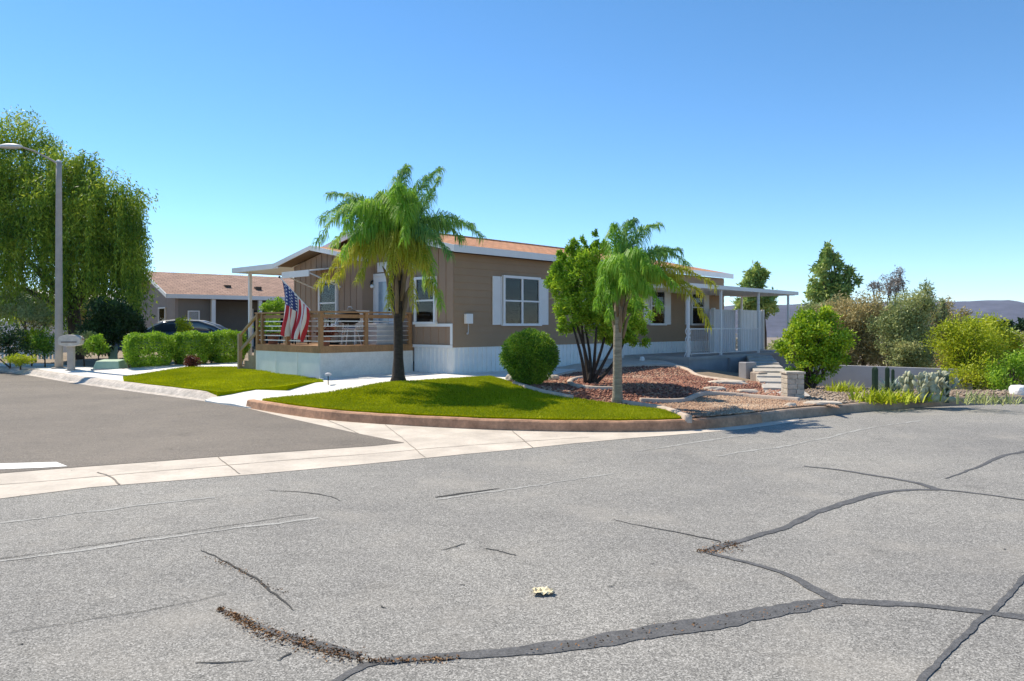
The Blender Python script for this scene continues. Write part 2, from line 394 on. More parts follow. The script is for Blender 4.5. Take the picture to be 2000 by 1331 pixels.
# ground: one sheet to the horizon
def axis_pts(lo, hi, c0, c1, fine):
    a = list(np.arange(c0, c1+.01, fine)); st = fine; p = c1
    while p < hi: st *= 1.25; p += st; a.append(p)
    st = fine; p = c0
    while p > lo: st *= 1.25; p -= st; a.insert(0, p)
    return a
gx = axis_pts(-5000, 5000, -26, 26, .5); gy = axis_pts(-3000, 5000, -4, 50, .5)
gvts = []
for y in gy:
    for x in gx:
        if inside(x, y, yard) and y > 3:
            z = g(x, y)-.10; q = min(1, max(0, (dk(x, y)-.1)/.8)) if abs(x) < 40 and y < 60 else 1
            z = z*q + (-.14)*(1-q)
        else: z = -.10
        r = math.hypot(x, y)
        if y > 3 and r > 45:
            w = min(1, (r-45)/60); w = w*w*(3-2*w); z = z*(1-w)-14*w - min(1, max(0, (r-150)/1500))*25
        gvts.append((x, y, z))
nx = len(gx)
gf = [(j*nx+i, j*nx+i+1, (j+1)*nx+i+1, (j+1)*nx+i) for j in range(len(gy)-1) for i in range(nx-1)]
tag(mesh_obj('ground', gvts, gf, m_earth, smooth=True), kind='structure')
# roads
roadpoly = [(-60,-12),(60,-12),(60,14)]+[tuple(p) for p in KM[::-1]]+[flat(475,797)]+[flat(135,916),flat(0,975)]+[(-60,-26)]
far_r = [(60,-30),(60,17)]
road = [(-40,-30)]+[(40,-30),(40,KM[-1][1])]+[(x, y+.1) for x, y in KM[::-1]]+[(-4.5,8.8),(-12,5)]+[(-40,-8)]
sheet('road', road, Z0, m_road, 2.0)
low = [(0,975),(175,953),(325,941),(500,927),(697,909),(917,887),(1000,879.5),(1120,867),(1240,856),(1340,848.5),(1450,839),(1560,824)]
up = [flat(*p) for p in ((1562,817.4),(1450,832),(1370,840),(1280,844),(1175,845),(1000,842),(890,837.5),(752,830),(642,822),(560,811),(480,797),(400,785))]
g0 = [flat(*p) for p in low]
dx, dy = g0[0][0]-g0[2][0], g0[0][1]-g0[2][1]
panL = (g0[0][0]+dx*14, g0[0][1]+dy*14)
pan = [panL]+g0+[(x, y+.03) for x, y in up]+[(-9, 17),(panL[0]-1, panL[1]+9)]
sheet('gutter', pan, Z0, m_conc, 1.5, .004)
sa = [flat(*p) for p in ((790,866),(725,872.5),(600,881),(450,891.5),(300,903),(135,915),(0,926))]
dx, dy = sa[-1][0]-sa[-3][0], sa[-1][1]-sa[-3][1]
side = sa+[(sa[-1][0]+dx*12, sa[-1][1]+dy*12), (-60, 10), (-60, 60)]+[tuple(p) for p in KL[::-1]]+[flat(560,817),flat(700,848)]
sheet('side_street', side, Z0, m_side, 2.0, .008)
sb = [flat(*p) for p in ((-160,914),(0,907.5),(110,904.5),(132,913),(80,916),(0,919),(-160,927))]
sheet('stop_line', sb, Z0, m_paint, 1, .012)
def ribbon(mb, pts, w, z, jit=.3, zf=None):
    pts = dense(smooth(pts, 2), .04); n = len(pts); wa = wb_ = 0; q2 = []
    for i, p in enumerate(pts):
        a, c = pts[max(i-1, 0)], pts[min(i+1, n-1)]; t = Vector((c[0]-a[0], c[1]-a[1])).normalized()
        wa = wa*.93+random.uniform(-1, 1)*.006*(jit/.35); wb_ = wb_*.5+random.uniform(-1, 1)*.0025
        q2.append((p[0]-t.y*(wa+wb_), p[1]+t.x*(wa+wb_)))
    pts = q2; v = []
    ws = w if isinstance(w, list) else [w, w]
    j1 = j2 = 0
    for i, p in enumerate(pts):
        a, c = pts[max(i-1, 0)], pts[min(i+1, n-1)]; t = Vector((c[0]-a[0], c[1]-a[1])).normalized(); q = Vector((-t.y, t.x))
        u = i/max(1, n-1)*(len(ws)-1); k = min(int(u), len(ws)-2); ww = ws[k]+(ws[k+1]-ws[k])*(u-k)
        j1 = j1*.8+random.uniform(-jit, jit)*.5; j2 = j2*.8+random.uniform(-jit, jit)*.5
        zz = z+(zf(*p) if zf else 0)
        v += [(p[0]+q.x*ww/2*(1+j1), p[1]+q.y*ww/2*(1+j1), zz), (p[0]-q.x*ww/2*(1+j2), p[1]-q.y*ww/2*(1+j2), zz)]
    mb.add(v, [(2*i, 2*i+1, 2*i+3, 2*i+2) for i in range(n-1)])
def fl(*ps): return [flat(*p) for p in ps]
mb = MB()
ribbon(mb, fl((640,1345),(700,1297),(760,1288),(900,1280),(1050,1268),(1200,1250),(1350,1222),(1480,1198),(1580,1180),(1640,1176)), [.06,.09,.09,.13,.14,.13,.11], .004, .35)
ribbon(mb, fl((470,1208),(520,1228),(600,1253),(700,1284)), [.02,.05,.08,.08], .0042, .4)
ribbon(mb, fl((1640,1176),(1760,1178),(1870,1188),(2010,1205),(2200,1225)), [.08,.07,.09,.13], .0045, .4)
ribbon(mb, fl((1640,1176),(1590,1150),(1540,1120),(1470,1102),(1380,1080)), [.09,.07,.045,.04], .005, .35)
ribbon(mb, fl((1380,1080),(1430,1060),(1500,1043),(1570,1015),(1620,993),(1700,968),(1770,957),(1830,957)), [.07,.06,.07,.09,.08,.05], .0045, .4)
ribbon(mb, fl((1830,957),(1790,943),(1710,930),(1640,918),(1570,912)), [.09,.06,.05,.03], .005, .4)
ribbon(mb, fl((1830,957),(1900,963),(2010,978),(2150,1000)), [.05,.035,.04], .0045, .4)
ribbon(mb, fl((1845,935),(1900,915),(1950,893),(2020,877)), [.02,.05,.07], .004, .4)
ribbon(mb, fl((1790,1345),(1850,1280),(1920,1205),(1985,1140),(2060,1075)), [.03,.03,.025], .0052, .4)
tag(mb.build('crack_sealant', m_tar), kind='structure')
mb = MB()
ribbon(mb, fl((1200,1015),(1300,1035),(1410,1057)), [.008,.016], .004, .6)
ribbon(mb, fl((390,1075),(450,1105),(510,1140),(545,1165),(575,1193)), [.006,.014,.016,.006], .004, .6)
ribbon(mb, fl((0,1240),(150,1215),(300,1190),(380,1172),(440,1158)), [.004,.008,.003], .004, .6)
ribbon(mb, fl((860,1075),(905,1062)), [.006,.016], .004, .6)
ribbon(mb, fl((950,1072),(980,1078),(1010,1085)), [.012,.007], .004, .6)
ribbon(mb, fl((520,958),(580,962),(640,970),(665,980)), [.006,.02,.006], .004, .6)
ribbon(mb, fl((380,1297),(430,1302),(490,1298)), [.008,.012,.006], .004, .6)
ribbon(mb, fl((540,1290),(570,1277)), [.006,.014], .004, .6)
ribbon(mb, fl((850,972),(900,966),(975,955)), [.02,.05,.02], .004, .6)
ribbon(mb, fl((0,1092),(200,1063),(420,1030),(600,1005)), [.008,.010,.008], .004, .6)
for _ in range(60):
    x, y = random.uniform(-6, 9), random.uniform(3.5, 11)
    a = random.uniform(0, PI); l = random.uniform(.01, .06)
    ribbon(mb, [(x, y), (x+math.cos(a)*l, y+math.sin(a)*l)], [.003, .009, .004], .0042, .5)
tag(mb.build('road_cracks', M('crack_dark', (.06, .058, .055), .2, 20, .95)), kind='structure')
dl = []
for path_, w_, n_ in ((fl((430,1193),(470,1210),(500,1235),(560,1252),(630,1272),(700,1292)), .034, 1000), (fl((700,1294),(800,1294),(900,1289)), .014, 260), (fl((1365,1078),(1395,1082),(1440,1062)), .05, 260), (fl((400,1090),(450,1107),(510,1142),(560,1160)), .012, 90), (fl((1640,1180),(1400,1215),(1200,1253),(1000,1275)), .03, 120)):
    pth = dense(smooth(path_, 2), .02)
    for _ in range(n_):
        i = random.randrange(len(pth)-1); p, c = pth[i], pth[i+1]; t = Vector((c[0]-p[0], c[1]-p[1])).normalized(); o_ = random.gauss(0, w_)*min(1, .35+i/len(pth)*1.4)
        dl.append((p[0]-t.y*o_, p[1]+t.x*o_, .006+random.random()*.012))
dl = np.array(dl)
LITTER = True
mb = MB()
ribbon(mb, fl((-80,1108),(0,1095),(200,1068),(400,1038),(620,1010)), .035, .003, .9)
ribbon(mb, fl((850,976),(1000,955),(1200,925)), .04, .003, .9)
ribbon(mb, fl((1240,882),(1330,868),(1460,850)), .04, .003, .9)
ribbon(mb, fl((1400,892),(1550,868),(1700,836),(1800,822)), .05, .003, .9)
ribbon(mb, fl((0,1022),(250,990),(420,972)), .04, .003, .9)
tag(mb.build('road_seams', m_seam), kind='structure')
mb = MB()
ribbon(mb, fl((-200,962),(0,948),(225,929),(450,909),(700,889),(950,868),(1150,855)), .014, .008, .4)
ribbon(mb, fl((190,924),(215,931),(232,948)), .018, .009, .3)
ribbon(mb, fl((425,893),(440,905),(470,927)), .010, .009, .2)
ribbon(mb, fl((640,822),(700,848)), .012, .009, .2); ribbon(mb, fl((752,830),(830,895)), .008, .009, .2)
ribbon(mb, fl((1000,842),(1040,876)), .012, .009, .2)
tag(mb.build('gutter_joints', m_joint), kind='structure')

# kerbs
def sweep(name, pts, prof, mat, inward=1, taper=0):
    n = len(pts); m = len(prof); v = []
    for i, p in enumerate(pts):
        a, c = pts[max(i-1, 0)], pts[min(i+1, n-1)]; t = Vector((c[0]-a[0], c[1]-a[1])).normalized(); q = Vector((-t.y, t.x))*inward
        wob = random.uniform(-.004, .004); tf = 1 if not taper else min(1, .12+.88*math.dist(p, pts[0])/taper)
        v += [(p[0]+q.x*o, p[1]+q.y*o, (z+wob)*tf if z > .1 else (z*tf if z > .02 else z)) for o, z in prof]
    f = [(i*m+k, i*m+k+1, (i+1)*m+k+1, (i+1)*m+k) for i in range(n-1) for k in range(m-1)]
    f += [tuple(range(m)), tuple(range((n-1)*m, n*m))]
    return mesh_obj(name, v, f, mat)
prof = [(-.0, -.05), (.0, .006), (.025, .135), (.05, .158), (.17, .158), (.17, -.05)]
kp = [p for p in KM]
i1 = min(range(len(kp)), key=lambda i: math.dist(kp[i], flat(1500, 825)))
tag(sweep('kerb', kp[:i1+1], prof, m_kred), 'rust red painted kerb curving round the front lawn', 'kerb', kind='structure')
tag(sweep('kerb', kp[i1:], prof, m_kgrey), kind='structure')
kl = [p for p in KL if p[0] < flat(415,788)[0]]
tag(sweep('kerb', kl, [(0, -.05), (0, .012), (.12, .035), (.21, .12), (.28, .158), (.42, .164), (.42, -.05)], m_kconc, -1, .9), kind='structure')

# yard sheets
def PP(*ps): return [P(*p) for p in ps]
def _off0(pts, d):
    o = []
    for i, p in enumerate(pts):
        a, c = pts[max(i-1, 0)], pts[min(i+1, len(pts)-1)]; t = Vector((c[0]-a[0], c[1]-a[1])).normalized(); o.append((p[0]+t.y*d, p[1]-t.x*d))
    return o
lawnL = PP((240,738),(300,729),(360,720),(463,719),(500,725),(560,733),(625,744),(632,748),(560,757),(500,762),(425,768.5))+[p for p in _off0(KL, .38) if 240 < 1000+F*p[0]/p[1] < 424]
o = sheet('lawn', lawnL, g, m_lawn, .4, .03); 
kin = [p for p in KM if 515 < 1000+F*p[0]/p[1] < 1352]
def off_in(pts, d):
    o = []
    for i, p in enumerate(pts):
        a, c = pts[max(i-1, 0)], pts[min(i+1, len(pts)-1)]; t = Vector((c[0]-a[0], c[1]-a[1])).normalized(); o.append((p[0]-t.y*d, p[1]+t.x*d))
    return o
lawnR = off_in(kin, .16)+PP((1340,815),(1287,803),(1197,792),(1125,782),(1107,780),(1040,767),(1006,754),(970,742),(956,738),(900,742),(807,748),(763,750),(700,760),(642,770),(560,778),(512,783))
sheet('lawn', lawnR, g, m_lawn, .4, .03)
walk = [flat(400,785.6),flat(440,791.8),flat(481,797.5),flat(500,800)]+PP((512,783),(560,778),(642,770),(700,760),(763,750),(807,748),(900,742),(956,738),(985,745))+[HW(3.5,-1.3),HW(3.5,-.02),HW(0,-.02),HW(0,1.62),HW(-2.95,1.62)]+PP((625,744),(560,757),(500,762),(450,766),(412,770),(405,771))
zw = lambda x, y: min(g(x, y), .006+dk(x, y)*.17)
sheet('path', walk, zw, m_walk, .4, .016)
bandp = [p for p in KL if p[0] > flat(330,776)[0]]
def _off(pts, d):
    o = []
    for i, p in enumerate(pts):
        a, c = pts[max(i-1, 0)], pts[min(i+1, len(pts)-1)]; t = Vector((c[0]-a[0], c[1]-a[1])).normalized(); o.append((p[0]+t.y*d, p[1]-t.x*d))
    return o
sheet('apron', bandp+_off(bandp, .7)[::-1], zw, m_conc, .3, -.03)
swl = [p for p in KL if p[0] < flat(408,787)[0] and p[0] > -26]
def off_in2(pts, d):
    o = []
    for i, p in enumerate(pts):
        a, c = pts[max(i-1, 0)], pts[min(i+1, len(pts)-1)]; t = Vector((c[0]-a[0], c[1]-a[1])).normalized(); o.append((p[0]+t.y*d, p[1]-t.x*d))
    return o
sidewalk = [p for p in off_in2(swl, .40)[::-1] if 1000+F*p[0]/p[1] < 262]+PP((250,741),(240,738.5),(300,729),(360,720),(470,718),(475,706),(360,712),(300,716),(240,722),(190,719),(110,712),(0,709),(-100,706))
sheet('pavement', sidewalk, lambda x, y: max(g(x, y), .15), m_walk, .4, .012)
def blades(poly, n):
    pts = np.array(in_poly_pts(poly, n)); Z = gv(pts[:, 0], pts[:, 1])+.028
    C = np.stack([pts[:, 0], pts[:, 1], Z], 1); D = np.stack([rng.normal(0, .45, n), rng.normal(0, .45, n), np.ones(n)], 1)
    return leafquads(C, D, .036, .010)
def in_poly_pts(poly, n):
    xs = [p[0] for p in poly]; ys = [p[1] for p in poly]; P_ = np.array(poly); o = np.zeros((0, 2)); Q_ = np.roll(P_, 1, 0)
    while len(o) < n:
        a = np.stack([rng.uniform(min(xs), max(xs), n), rng.uniform(min(ys), max(ys), n)], 1); c = np.zeros(n, bool)
        for p, q in zip(P_, Q_):
            if p[1] == q[1]: continue
            c ^= ((p[1] > a[:, 1]) != (q[1] > a[:, 1])) & (a[:, 0] < (q[0]-p[0])*(a[:, 1]-p[1])/(q[1]-p[1])+p[0])
        o = np.concatenate([o, a[c]])
    return o[:n]
L_turf = LEAF('turf_blade', [(.21,.26,.004),(.31,.355,.003),(.40,.43,.004),(.47,.49,.02)], .3, .8, 1.2)
for pl_, n_ in ((lawnL, 45000), (lawnR, 90000)): tag(quads('turf_blades', blades(pl_, n_), L_turf, None, world=False), kind='stuff')
# bed edge curves
edge_up = [(1062,742),(1112,730),(1175,723.5),(1242,718),(1321,719),(1345,726),(1357,736),(1410,746),(1452,751)]
edge_low = [(1006,754),(1040,767),(1107,780),(1125,782),(1197,792),(1287,803),(1340,815)]
edge_mid = [(1250,788),(1310,790),(1340,788),(1360,778),(1376,774),(1430,776),(1490,782),(1562,787)]
mul = PP(*edge_low[:5])+PP((1250,798))+PP(*edge_mid[1:])+PP((1556,780),(1520,765),(1488,748),(1452,751))+PP(*edge_up[::-1])+PP((1020,746))
sheet('mulch_bed', mul, g, m_mulch, .4, .02)
kin2 = [p for p in KM if 1350 < 1000+F*p[0]/p[1] < 1640]
grav = off_in(kin2, .16)+PP((1640,800),(1600,792),(1562,787))+PP(*edge_mid[::-1][1:-1])+PP((1250,798),(1287,803),(1340,815))
sheet('gravel_bed', grav, g, m_gravel, .4, .024)
kin3 = [p for p in KM if 1600 < 1000+F*p[0]/p[1] < 2500]
plantstrip = off_in(kin3, .16)+[(16,17.5),(13,18),(9,20.5),(6.6,19)]+PP((1592,757),(1562,765),(1552,789))
m_strip = M('dry_soil', (.36, .28, .21), .25, 3, .95, .7, 14, fine=(18, .25))
sheet('planting_strip', plantstrip, g, m_strip, .5, .02)
walkR = [HW(3.5,-.02),HW(3.5,-1.3)]+PP((1062,741),(1112,729),(1175,722.5),(1242,717),(1321,717))+[HW(8.0,-2.3),HW(8.0,-.02)]
sheet('path', walkR, g, m_conc, .4, .022)
m_shadebed = M('dark_soil', (.12,.10,.085), .25, 3, .95, .6, 14)

# loose stones and chips (uncountable)
def scatter(name, poly, n, smin, smax, cols, flatn=.6, zoff=.02):
    pts = np.array(in_poly_pts(poly, n)); Z = gv(pts[:, 0], pts[:, 1])+zoff
    base = np.array([(1,0,0),(0,1,0),(-1,0,0),(0,-1,0),(0,0,1),(0,0,-1)], float)
    s = rng.uniform(smin, smax, (n, 1, 1))*rng.uniform(.6, 1.4, (n, 1, 3)); s[:, :, 2] *= flatn
    V_ = base[None]*s; a = rng.uniform(0, 2*PI, n); c_, s_ = np.cos(a), np.sin(a)
    X = V_[:, :, 0]*c_[:, None]-V_[:, :, 1]*s_[:, None]; Yy = V_[:, :, 0]*s_[:, None]+V_[:, :, 1]*c_[:, None]
    tilt = rng.normal(0, .3, (n, 1)); Zz = V_[:, :, 2]+X*tilt
    V_ = np.stack([X+pts[:, 0:1], Yy+pts[:, 1:2], Zz+Z[:, None]+s[:, :, 2]*.4], 2)
    fb = np.array([(0,1,4),(1,2,4),(2,3,4),(3,0,4),(1,0,5),(2,1,5),(3,2,5),(0,3,5)])
    Fa = (fb[None]+np.arange(n)[:, None, None]*6).reshape(-1)
    me = bpy.data.meshes.new(name); me.vertices.add(n*6); me.vertices.foreach_set('co', V_.reshape(-1))
    me.loops.add(len(Fa)); me.loops.foreach_set('vertex_index', Fa.astype(np.int32)); me.polygons.add(n*8)
    me.polygons.foreach_set('loop_start', np.arange(0, len(Fa), 3, dtype=np.int32)); me.update(calc_edges=True)
    me.materials.append(LEAF(name+'_mat', cols, 0.0, .9, 1.2)); o = bpy.data.objects.new(name, me); COL.objects.link(o)
    tag(o, kind='stuff'); return o
scatter('bark_mulch', mul, 16000, .015, .045, [(.10,.04,.03),(.22,.09,.06),(.34,.15,.10),(.42,.26,.17),(.55,.38,.28)])
scatter('gravel', grav, 15000, .010, .030, [(.20,.10,.07),(.36,.22,.14),(.50,.35,.24),(.62,.49,.36)])
scatter('gravel', plantstrip, 5000, .012, .04, [(.18,.12,.09),(.33,.25,.18),(.5,.42,.33)])

# edging kerbs of the beds
def edging(pts, label, h=.07, w=.11):
    pl = dense(smooth([P(*p) for p in pts], 2), .15); mb = MB(); v = []; m = 5
    for i, p in enumerate(pl):
        a, c = pl[max(i-1, 0)], pl[min(i+1, len(pl)-1)]; t = Vector((c[0]-a[0], c[1]-a[1])).normalized(); q = Vector((-t.y, t.x))
        z = g(*p)
        for o_, zz in ((-w/2, -.06), (-w/2, h*.8), (0, h), (w/2, h*.8), (w/2, -.06)):
            v.append((p[0]+q.x*o_, p[1]+q.y*o_, z+zz+.02))
    n = len(pl)
    mb.add(v, [(i*m+k, i*m+k+1, (i+1)*m+k+1, (i+1)*m+k) for i in range(n-1) for k in range(m-1)]+[tuple(range(m)), tuple(range((n-1)*m, n*m))])
    o = mb.build('garden_edging', m_edge, smooth=True); tag(o, label, 'edging', 'concrete edgings of the planting beds')
edging(edge_up, 'pale concrete edging along the house side of the mulch bed')
edging(edge_low[:3]+[(1120,782)], 'curved concrete edging between lawn and round clipped bush')
edging(edge_mid, 'wavy concrete edging between red mulch and tan gravel', .08)
edging([(1197,764),(1160,764),(1135,761),(1114,756),(1112,750),(1122,744),(1145,741)], 'small curved edging ring round the multi-trunk tree')
edging([(1197,787),(1250,796),(1300,803),(1345,822)], 'low grey edging between end of lawn and the gravel')
def rock(px, py, w, d, h, label, mat=m_rockp, rz=0, seed=0):
    x, y = P(px, py); r = random.Random(seed); v = []; bm = bmesh.new()
    bmesh.ops.create_icosphere(bm, subdivisions=3, radius=1)
    from mathutils import noise as N
    for q in bm.verts:
        n_ = N.noise(q.co*1.3+Vector((seed*7.1, 0, 0)))*.25; c = q.co*(1+n_); c.z = max(-.3, min(.75, c.z))
        ca, sa_ = math.cos(rz), math.sin(rz); X, Y_ = c.x*w/2, c.y*d/2
        q.co = Vector((X*ca-Y_*sa_, X*sa_+Y_*ca, c.z*h))
    me = bpy.data.meshes.new('rock'); bm.to_mesh(me); bm.free(); me.materials.append(mat)
    o = bpy.data.objects.new('rock', me); COL.objects.link(o); o.location = (x, y, g(x, y)+.04)
    tag(o, label, 'rock', 'rocks in the planting beds')
rock(1420,753,.95,.5,.10,'broad flat pale slab rock in the mulch under the patio wall',seed=1)
rock(1395,765,.5,.3,.08,'flat pale rock lying below the broad slab rock',seed=2)
rock(1460,770,.45,.3,.08,'small flat rock in mulch above the wavy edging',seed=3)
rock(1068,745,.5,.3,.13,'pale rock just right of the round clipped bush',seed=4)
rock(1002,743,.32,.25,.12,'small grey rock left of the round clipped bush',seed=5)
rock(1254,706,.16,.16,.14,'little white rock on the path in front of the skirting',m_white,seed=6)
rock(1605,792,.7,.35,.05,'flat cream stone at the foot of the garden steps',seed=7)
rock(1545,797,.2,.15,.06,'small stone on the gravel right of the wavy edging end',seed=8)
rock(1992,772,.35,.4,.22,'white boulder at the far right roadside',m_white,seed=9)

# ------------------------------------------------------------------ main house
house = empty('mobile_home', (*HC, 0), 'brown single storey mobile home with orange shingle roof and white skirting on the corner lot', 'house', rz=HA)
LN, WD, ZS, ZE, ZR = 14.5, 7.2, 1.04, 3.50, 4.45
# long wall: lap siding (local y=0, outward -y)
mb = MB(); nC = 13; v = []; prof = []
for i in range(nC):
    z0 = ZS+(ZE-ZS)*i/nC; z1 = ZS+(ZE-ZS)*(i+1)/nC; prof += [(-.016, z0), (0.0, z1)]
prof += [(.12, ZE), (.12, ZS)]
mb.prism(prof, lambda y, z: (0.02, y, z), lambda y, z: (LN, y, z)); mb.build('side_wall', m_tanL, house)
# far end wall and back wall
mb = MB().box(LN-.02, LN+.1, .121, WD, ZS, ZE+.02).box(.13, LN-.021, WD-.12, WD, ZS, ZE); mb.build('rear_wall', m_tanL, house)
# gable wall: board and batten (x=0), with triangle
mb = MB()
def gprof(y): return ZE+.0+(ZR-.07-ZE)*(1-abs(y-WD/2)/(WD/2))
mb.prism([(0.0, ZS), (0.0, ZE), (WD/2, gprof(WD/2)), (WD, ZE), (WD, ZS)], lambda y, z: (.0, y, z), lambda y, z: (.12, y, z))
y = .3
while y < 3.3:
    mb.box(-.018, .0, y-.022, y+.022, ZS, min(gprof(y), 9)-.02); y += .305
mb.box(-.02, 0, -.002, .09, ZS, ZE)
mb.build('gable_wall', m_tanG, house)
# front bay
mb = MB(); BY0, BY1, BX, BZ, BR = 3.4, WD, -.4, 3.5, 3.88
mb.prism([(BY0, ZS), (BY0, BZ), ((BY0+BY1)/2, BR), (BY1, BZ), (BY1, ZS)], lambda y, z: (BX, y, z), lambda y, z: (-.001, y, z))
y = BY0+.05
while y < BY1:
    if not (4.6 < y < 5.74): mb.box(BX-.018, BX, y-.022, y+.022, ZS, BZ+(BR-BZ)*(1-abs(y-5.3)/1.9)-.03)
    else: mb.box(BX-.018, BX, y-.022, y+.022, 3.02, BZ+(BR-BZ)*(1-abs(y-5.3)/1.9)-.03); mb.box(BX-.018, BX, y-.022, y+.022, ZS, 1.55)
    y += .305
mb.build('bay_wall', m_tanG, house)
# skirting
def ribs(mb, a0, a1, z0, z1, Tm, step=.16):
    mb2 = MB(Tm); mb2.box(a0, a1, -.03, .0, z0, z1)
    a = a0+.06
    while a < a1-.03: mb2.box(a-.028, a+.028, -.001, .016, z0, z1); a += step
    mb.v, mb.f = mb.v+mb2.v, mb.f+[tuple(i+len(mb.v) for i in q) for q in mb2.f]
TL = lambda a, o, z: (a, -.0-o, z); TG = lambda a, o, z: (0.0-o, a, z)
mb = MB(); mb.v = []; 
m2 = MB(TL); m2.box(0, LN, -.04, -.01, .0, ZS)
a = .06
while a < LN: m2.box(a-.03, a+.03, -.0101, .010, .0, ZS-.001); a += .17
m2.build('side_skirting', m_skirt, house)
m2 = MB(TG); m2.box(0.02, 1.6, -.04, -.01, .0, ZS)
a = .08
while a < 1.6: m2.box(a-.03, a+.03, -.0101, .010, .0, ZS-.001); a += .17
m2.build('front_skirting', m_skirt, house)
MB().box(LN, LN+.06, -.0, WD, -.6, ZS).box(0, LN, WD-.05, WD, -.2, ZS).box(-.38,-.02,BY0+.02,BY1-.02,.0,ZS).build('rear_skirting', m_skirt, house)
# trim of the gable corner
mb = MB(TG); mb.box(.0, 1.5, .021, .045, 1.58, 1.66).box(.0, .075, .021, .044, ZS+.07, 1.58).box(.0, 1.6, .021, .05, ZS-.02, ZS+.06); mb.build('corner_trim', m_white, house)
# roof slabs
def slab(name, x0, x1, prof, th, mat, par=house):
    """prof: list of (y,z) from one eave over the ridge to the other"""
    p = prof+[(y, z-th) for y, z in prof[::-1]]; mb = MB()
    n = len(p); v = [(x0, y, z) for y, z in p]+[(x1, y, z) for y, z in p]
    f = [(i, (i+1) % n, n+(i+1) % n, n+i) for i in range(n)]
    k = len(prof)
    for j in range(k-1):
        f.append((j, j+1, n-2-j, n-1-j)); f.append((n+j, n+j+1, n+n-2-j, n+n-1-j))
    mb.add(v, f); return mb.build(name, mat, par)
RX0, RX1 = -.26, LN+.15
rf = slab('roof', RX0, RX1, [(-.32, 3.66), (WD/2, ZR+.06), (WD+.32, 3.66)], .05, m_roof)
MB().box(RX0+.1, RX1, WD/2-.12, WD/2+.12, ZR+.035, ZR+.085).build('ridge_cap', m_roof, rf)
for k, (vx, vy) in enumerate(()): MB().tube([(vx, vy, 4.1), (vx, vy, 4.55)], .05).build('vent_pipe', m_lgrey, rf)
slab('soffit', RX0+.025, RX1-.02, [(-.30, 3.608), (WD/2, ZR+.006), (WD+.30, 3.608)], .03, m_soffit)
mb = MB().box(RX0, RX1, -.345, -.3205, 3.48, 3.665); mb.build('fascia', m_white, house)
mb = MB()
for s in (0, 1):
    yy = [-.345, WD/2, WD+.345] if s == 0 else None
for (ya, za, yb, zb) in ((-.345, 3.655, WD/2, ZR+.07), (WD/2, ZR+.07, WD+.345, 3.655)):
    mb.add([(RX0-.03, ya, za-.17), (RX0-.03, ya, za), (RX0-.03, yb, zb), (RX0-.03, yb, zb-.17), (RX0-.002, ya, za-.17), (RX0-.002, ya, za), (RX0-.002, yb, zb), (RX0-.002, yb, zb-.17)],
           [(0,1,2,3),(7,6,5,4),(0,4,5,1),(1,5,6,2),(2,6,7,3),(3,7,4,0)])
mb.build('rake_board', m_white, house)
# bay roof
br = slab('bay_roof', -.90, RX0-.04, [(3.22, 3.58), (5.36, 4.0), (7.55, 3.58)], .05, m_roof)
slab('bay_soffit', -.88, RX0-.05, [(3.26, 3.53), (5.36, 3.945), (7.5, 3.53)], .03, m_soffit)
mb = MB()
for (ya, za, yb, zb) in ((3.18, 3.585, 5.36, 4.01), (5.36, 4.01, 7.6, 3.585)):
    mb.add([(x, y, z) for x in (-.935, -.902) for y, z in ((ya, za-.12), (ya, za), (yb, zb), (yb, zb-.15))],
           [(0,1,2,3),(7,6,5,4),(0,4,5,1),(1,5,6,2),(2,6,7,3),(3,7,4,0)])
mb.box(-.902, RX0-.04, 3.18, 3.218, 3.43, 3.6).build('bay_fascia', m_white, house)
# gutter fascia end block
def window(T, a0, a1, z0, z1, cols=1, split=True, blinds='upper', shutters=False, sh_w=.34, par=house, label=None):
    fr = MB(T); w = .07
    fr.box(a0, a1, .0, .075, z1-w, z1).box(a0, a0+w, .0, .075, z0+w, z1-w).box(a1-w, a1, .0, .075, z0+w, z1-w).box(a0-.03, a1+.03, .0, .09, z0, z0+w)
    root = fr.build('window', m_white, par)
    if label: root['label'] = label
    MB(T).box(a0+w, a1-w, .003, .012, z0+w, z1-w).build('backing', m_dark, root)
    zm = (z0+z1)/2; sb = MB(T)
    if split: sb.box(a0+w, a1-w, .030, .065, zm-.022, zm+.022)
    if cols == 2: sb.box((a0+a1)/2-.03, (a0+a1)/2+.03, .028, .070, z0+w, z1-w)
    sb.build('sash', m_white, root)
    bl = MB(T); zz = z1-w-.015; zend = zm+.02 if blinds == 'upper' else z0+w
    if blinds:
        while zz > zend: bl.box(a0+w+.01, a1-w-.01, .014, .022, zz-.018, zz); zz -= .026
        bl.build('blind', m_blind, root)
    MB(T).box(a0+w, a1-w, .034, .038, z0+w, z1-w).build('pane', m_glass, root)
    if shutters:
        for s0, s1 in ((a0-.035-sh_w, a0-.035), (a1+.035, a1+.035+sh_w)):
            sh = MB(T); sh.box(s0, s1, .0, .02, z0+.03, z1-.04).box(s0, s0+.04, .0205, .035, z0+.03, z1-.04).box(s1-.04, s1, .0205, .035, z0+.03, z1-.04)
            q = z0+.07
            while q < z1-.09: sh.box(s0+.041, s1-.041, .0205, .031, q, q+.03); q += .05
            sh.build('shutter', m_white, root)
    return root
TB = lambda a, o, z: (BX-o, a, z)
TG2 = lambda a, o, z: (-.019-o, a, z)
TL2 = lambda a, o, z: (a, -.017-o, z)
window(TL2, 1.78, 3.33, 1.6, 3.0, 2, shutters=True)
window(TL2, 9.1, 10.08, 1.62, 2.98, 1, shutters=True)
window(TL2, 11.85, 12.85, 1.62, 2.98, 1, shutters=True)
window(TL2, 5.7, 6.6, 1.62, 2.98, 1, shutters=True)
window(TG2, .62, 1.5, 1.64, 2.92, 1, blinds=None)
window(TB, 4.66, 5.66, 1.6, 2.98, 1)
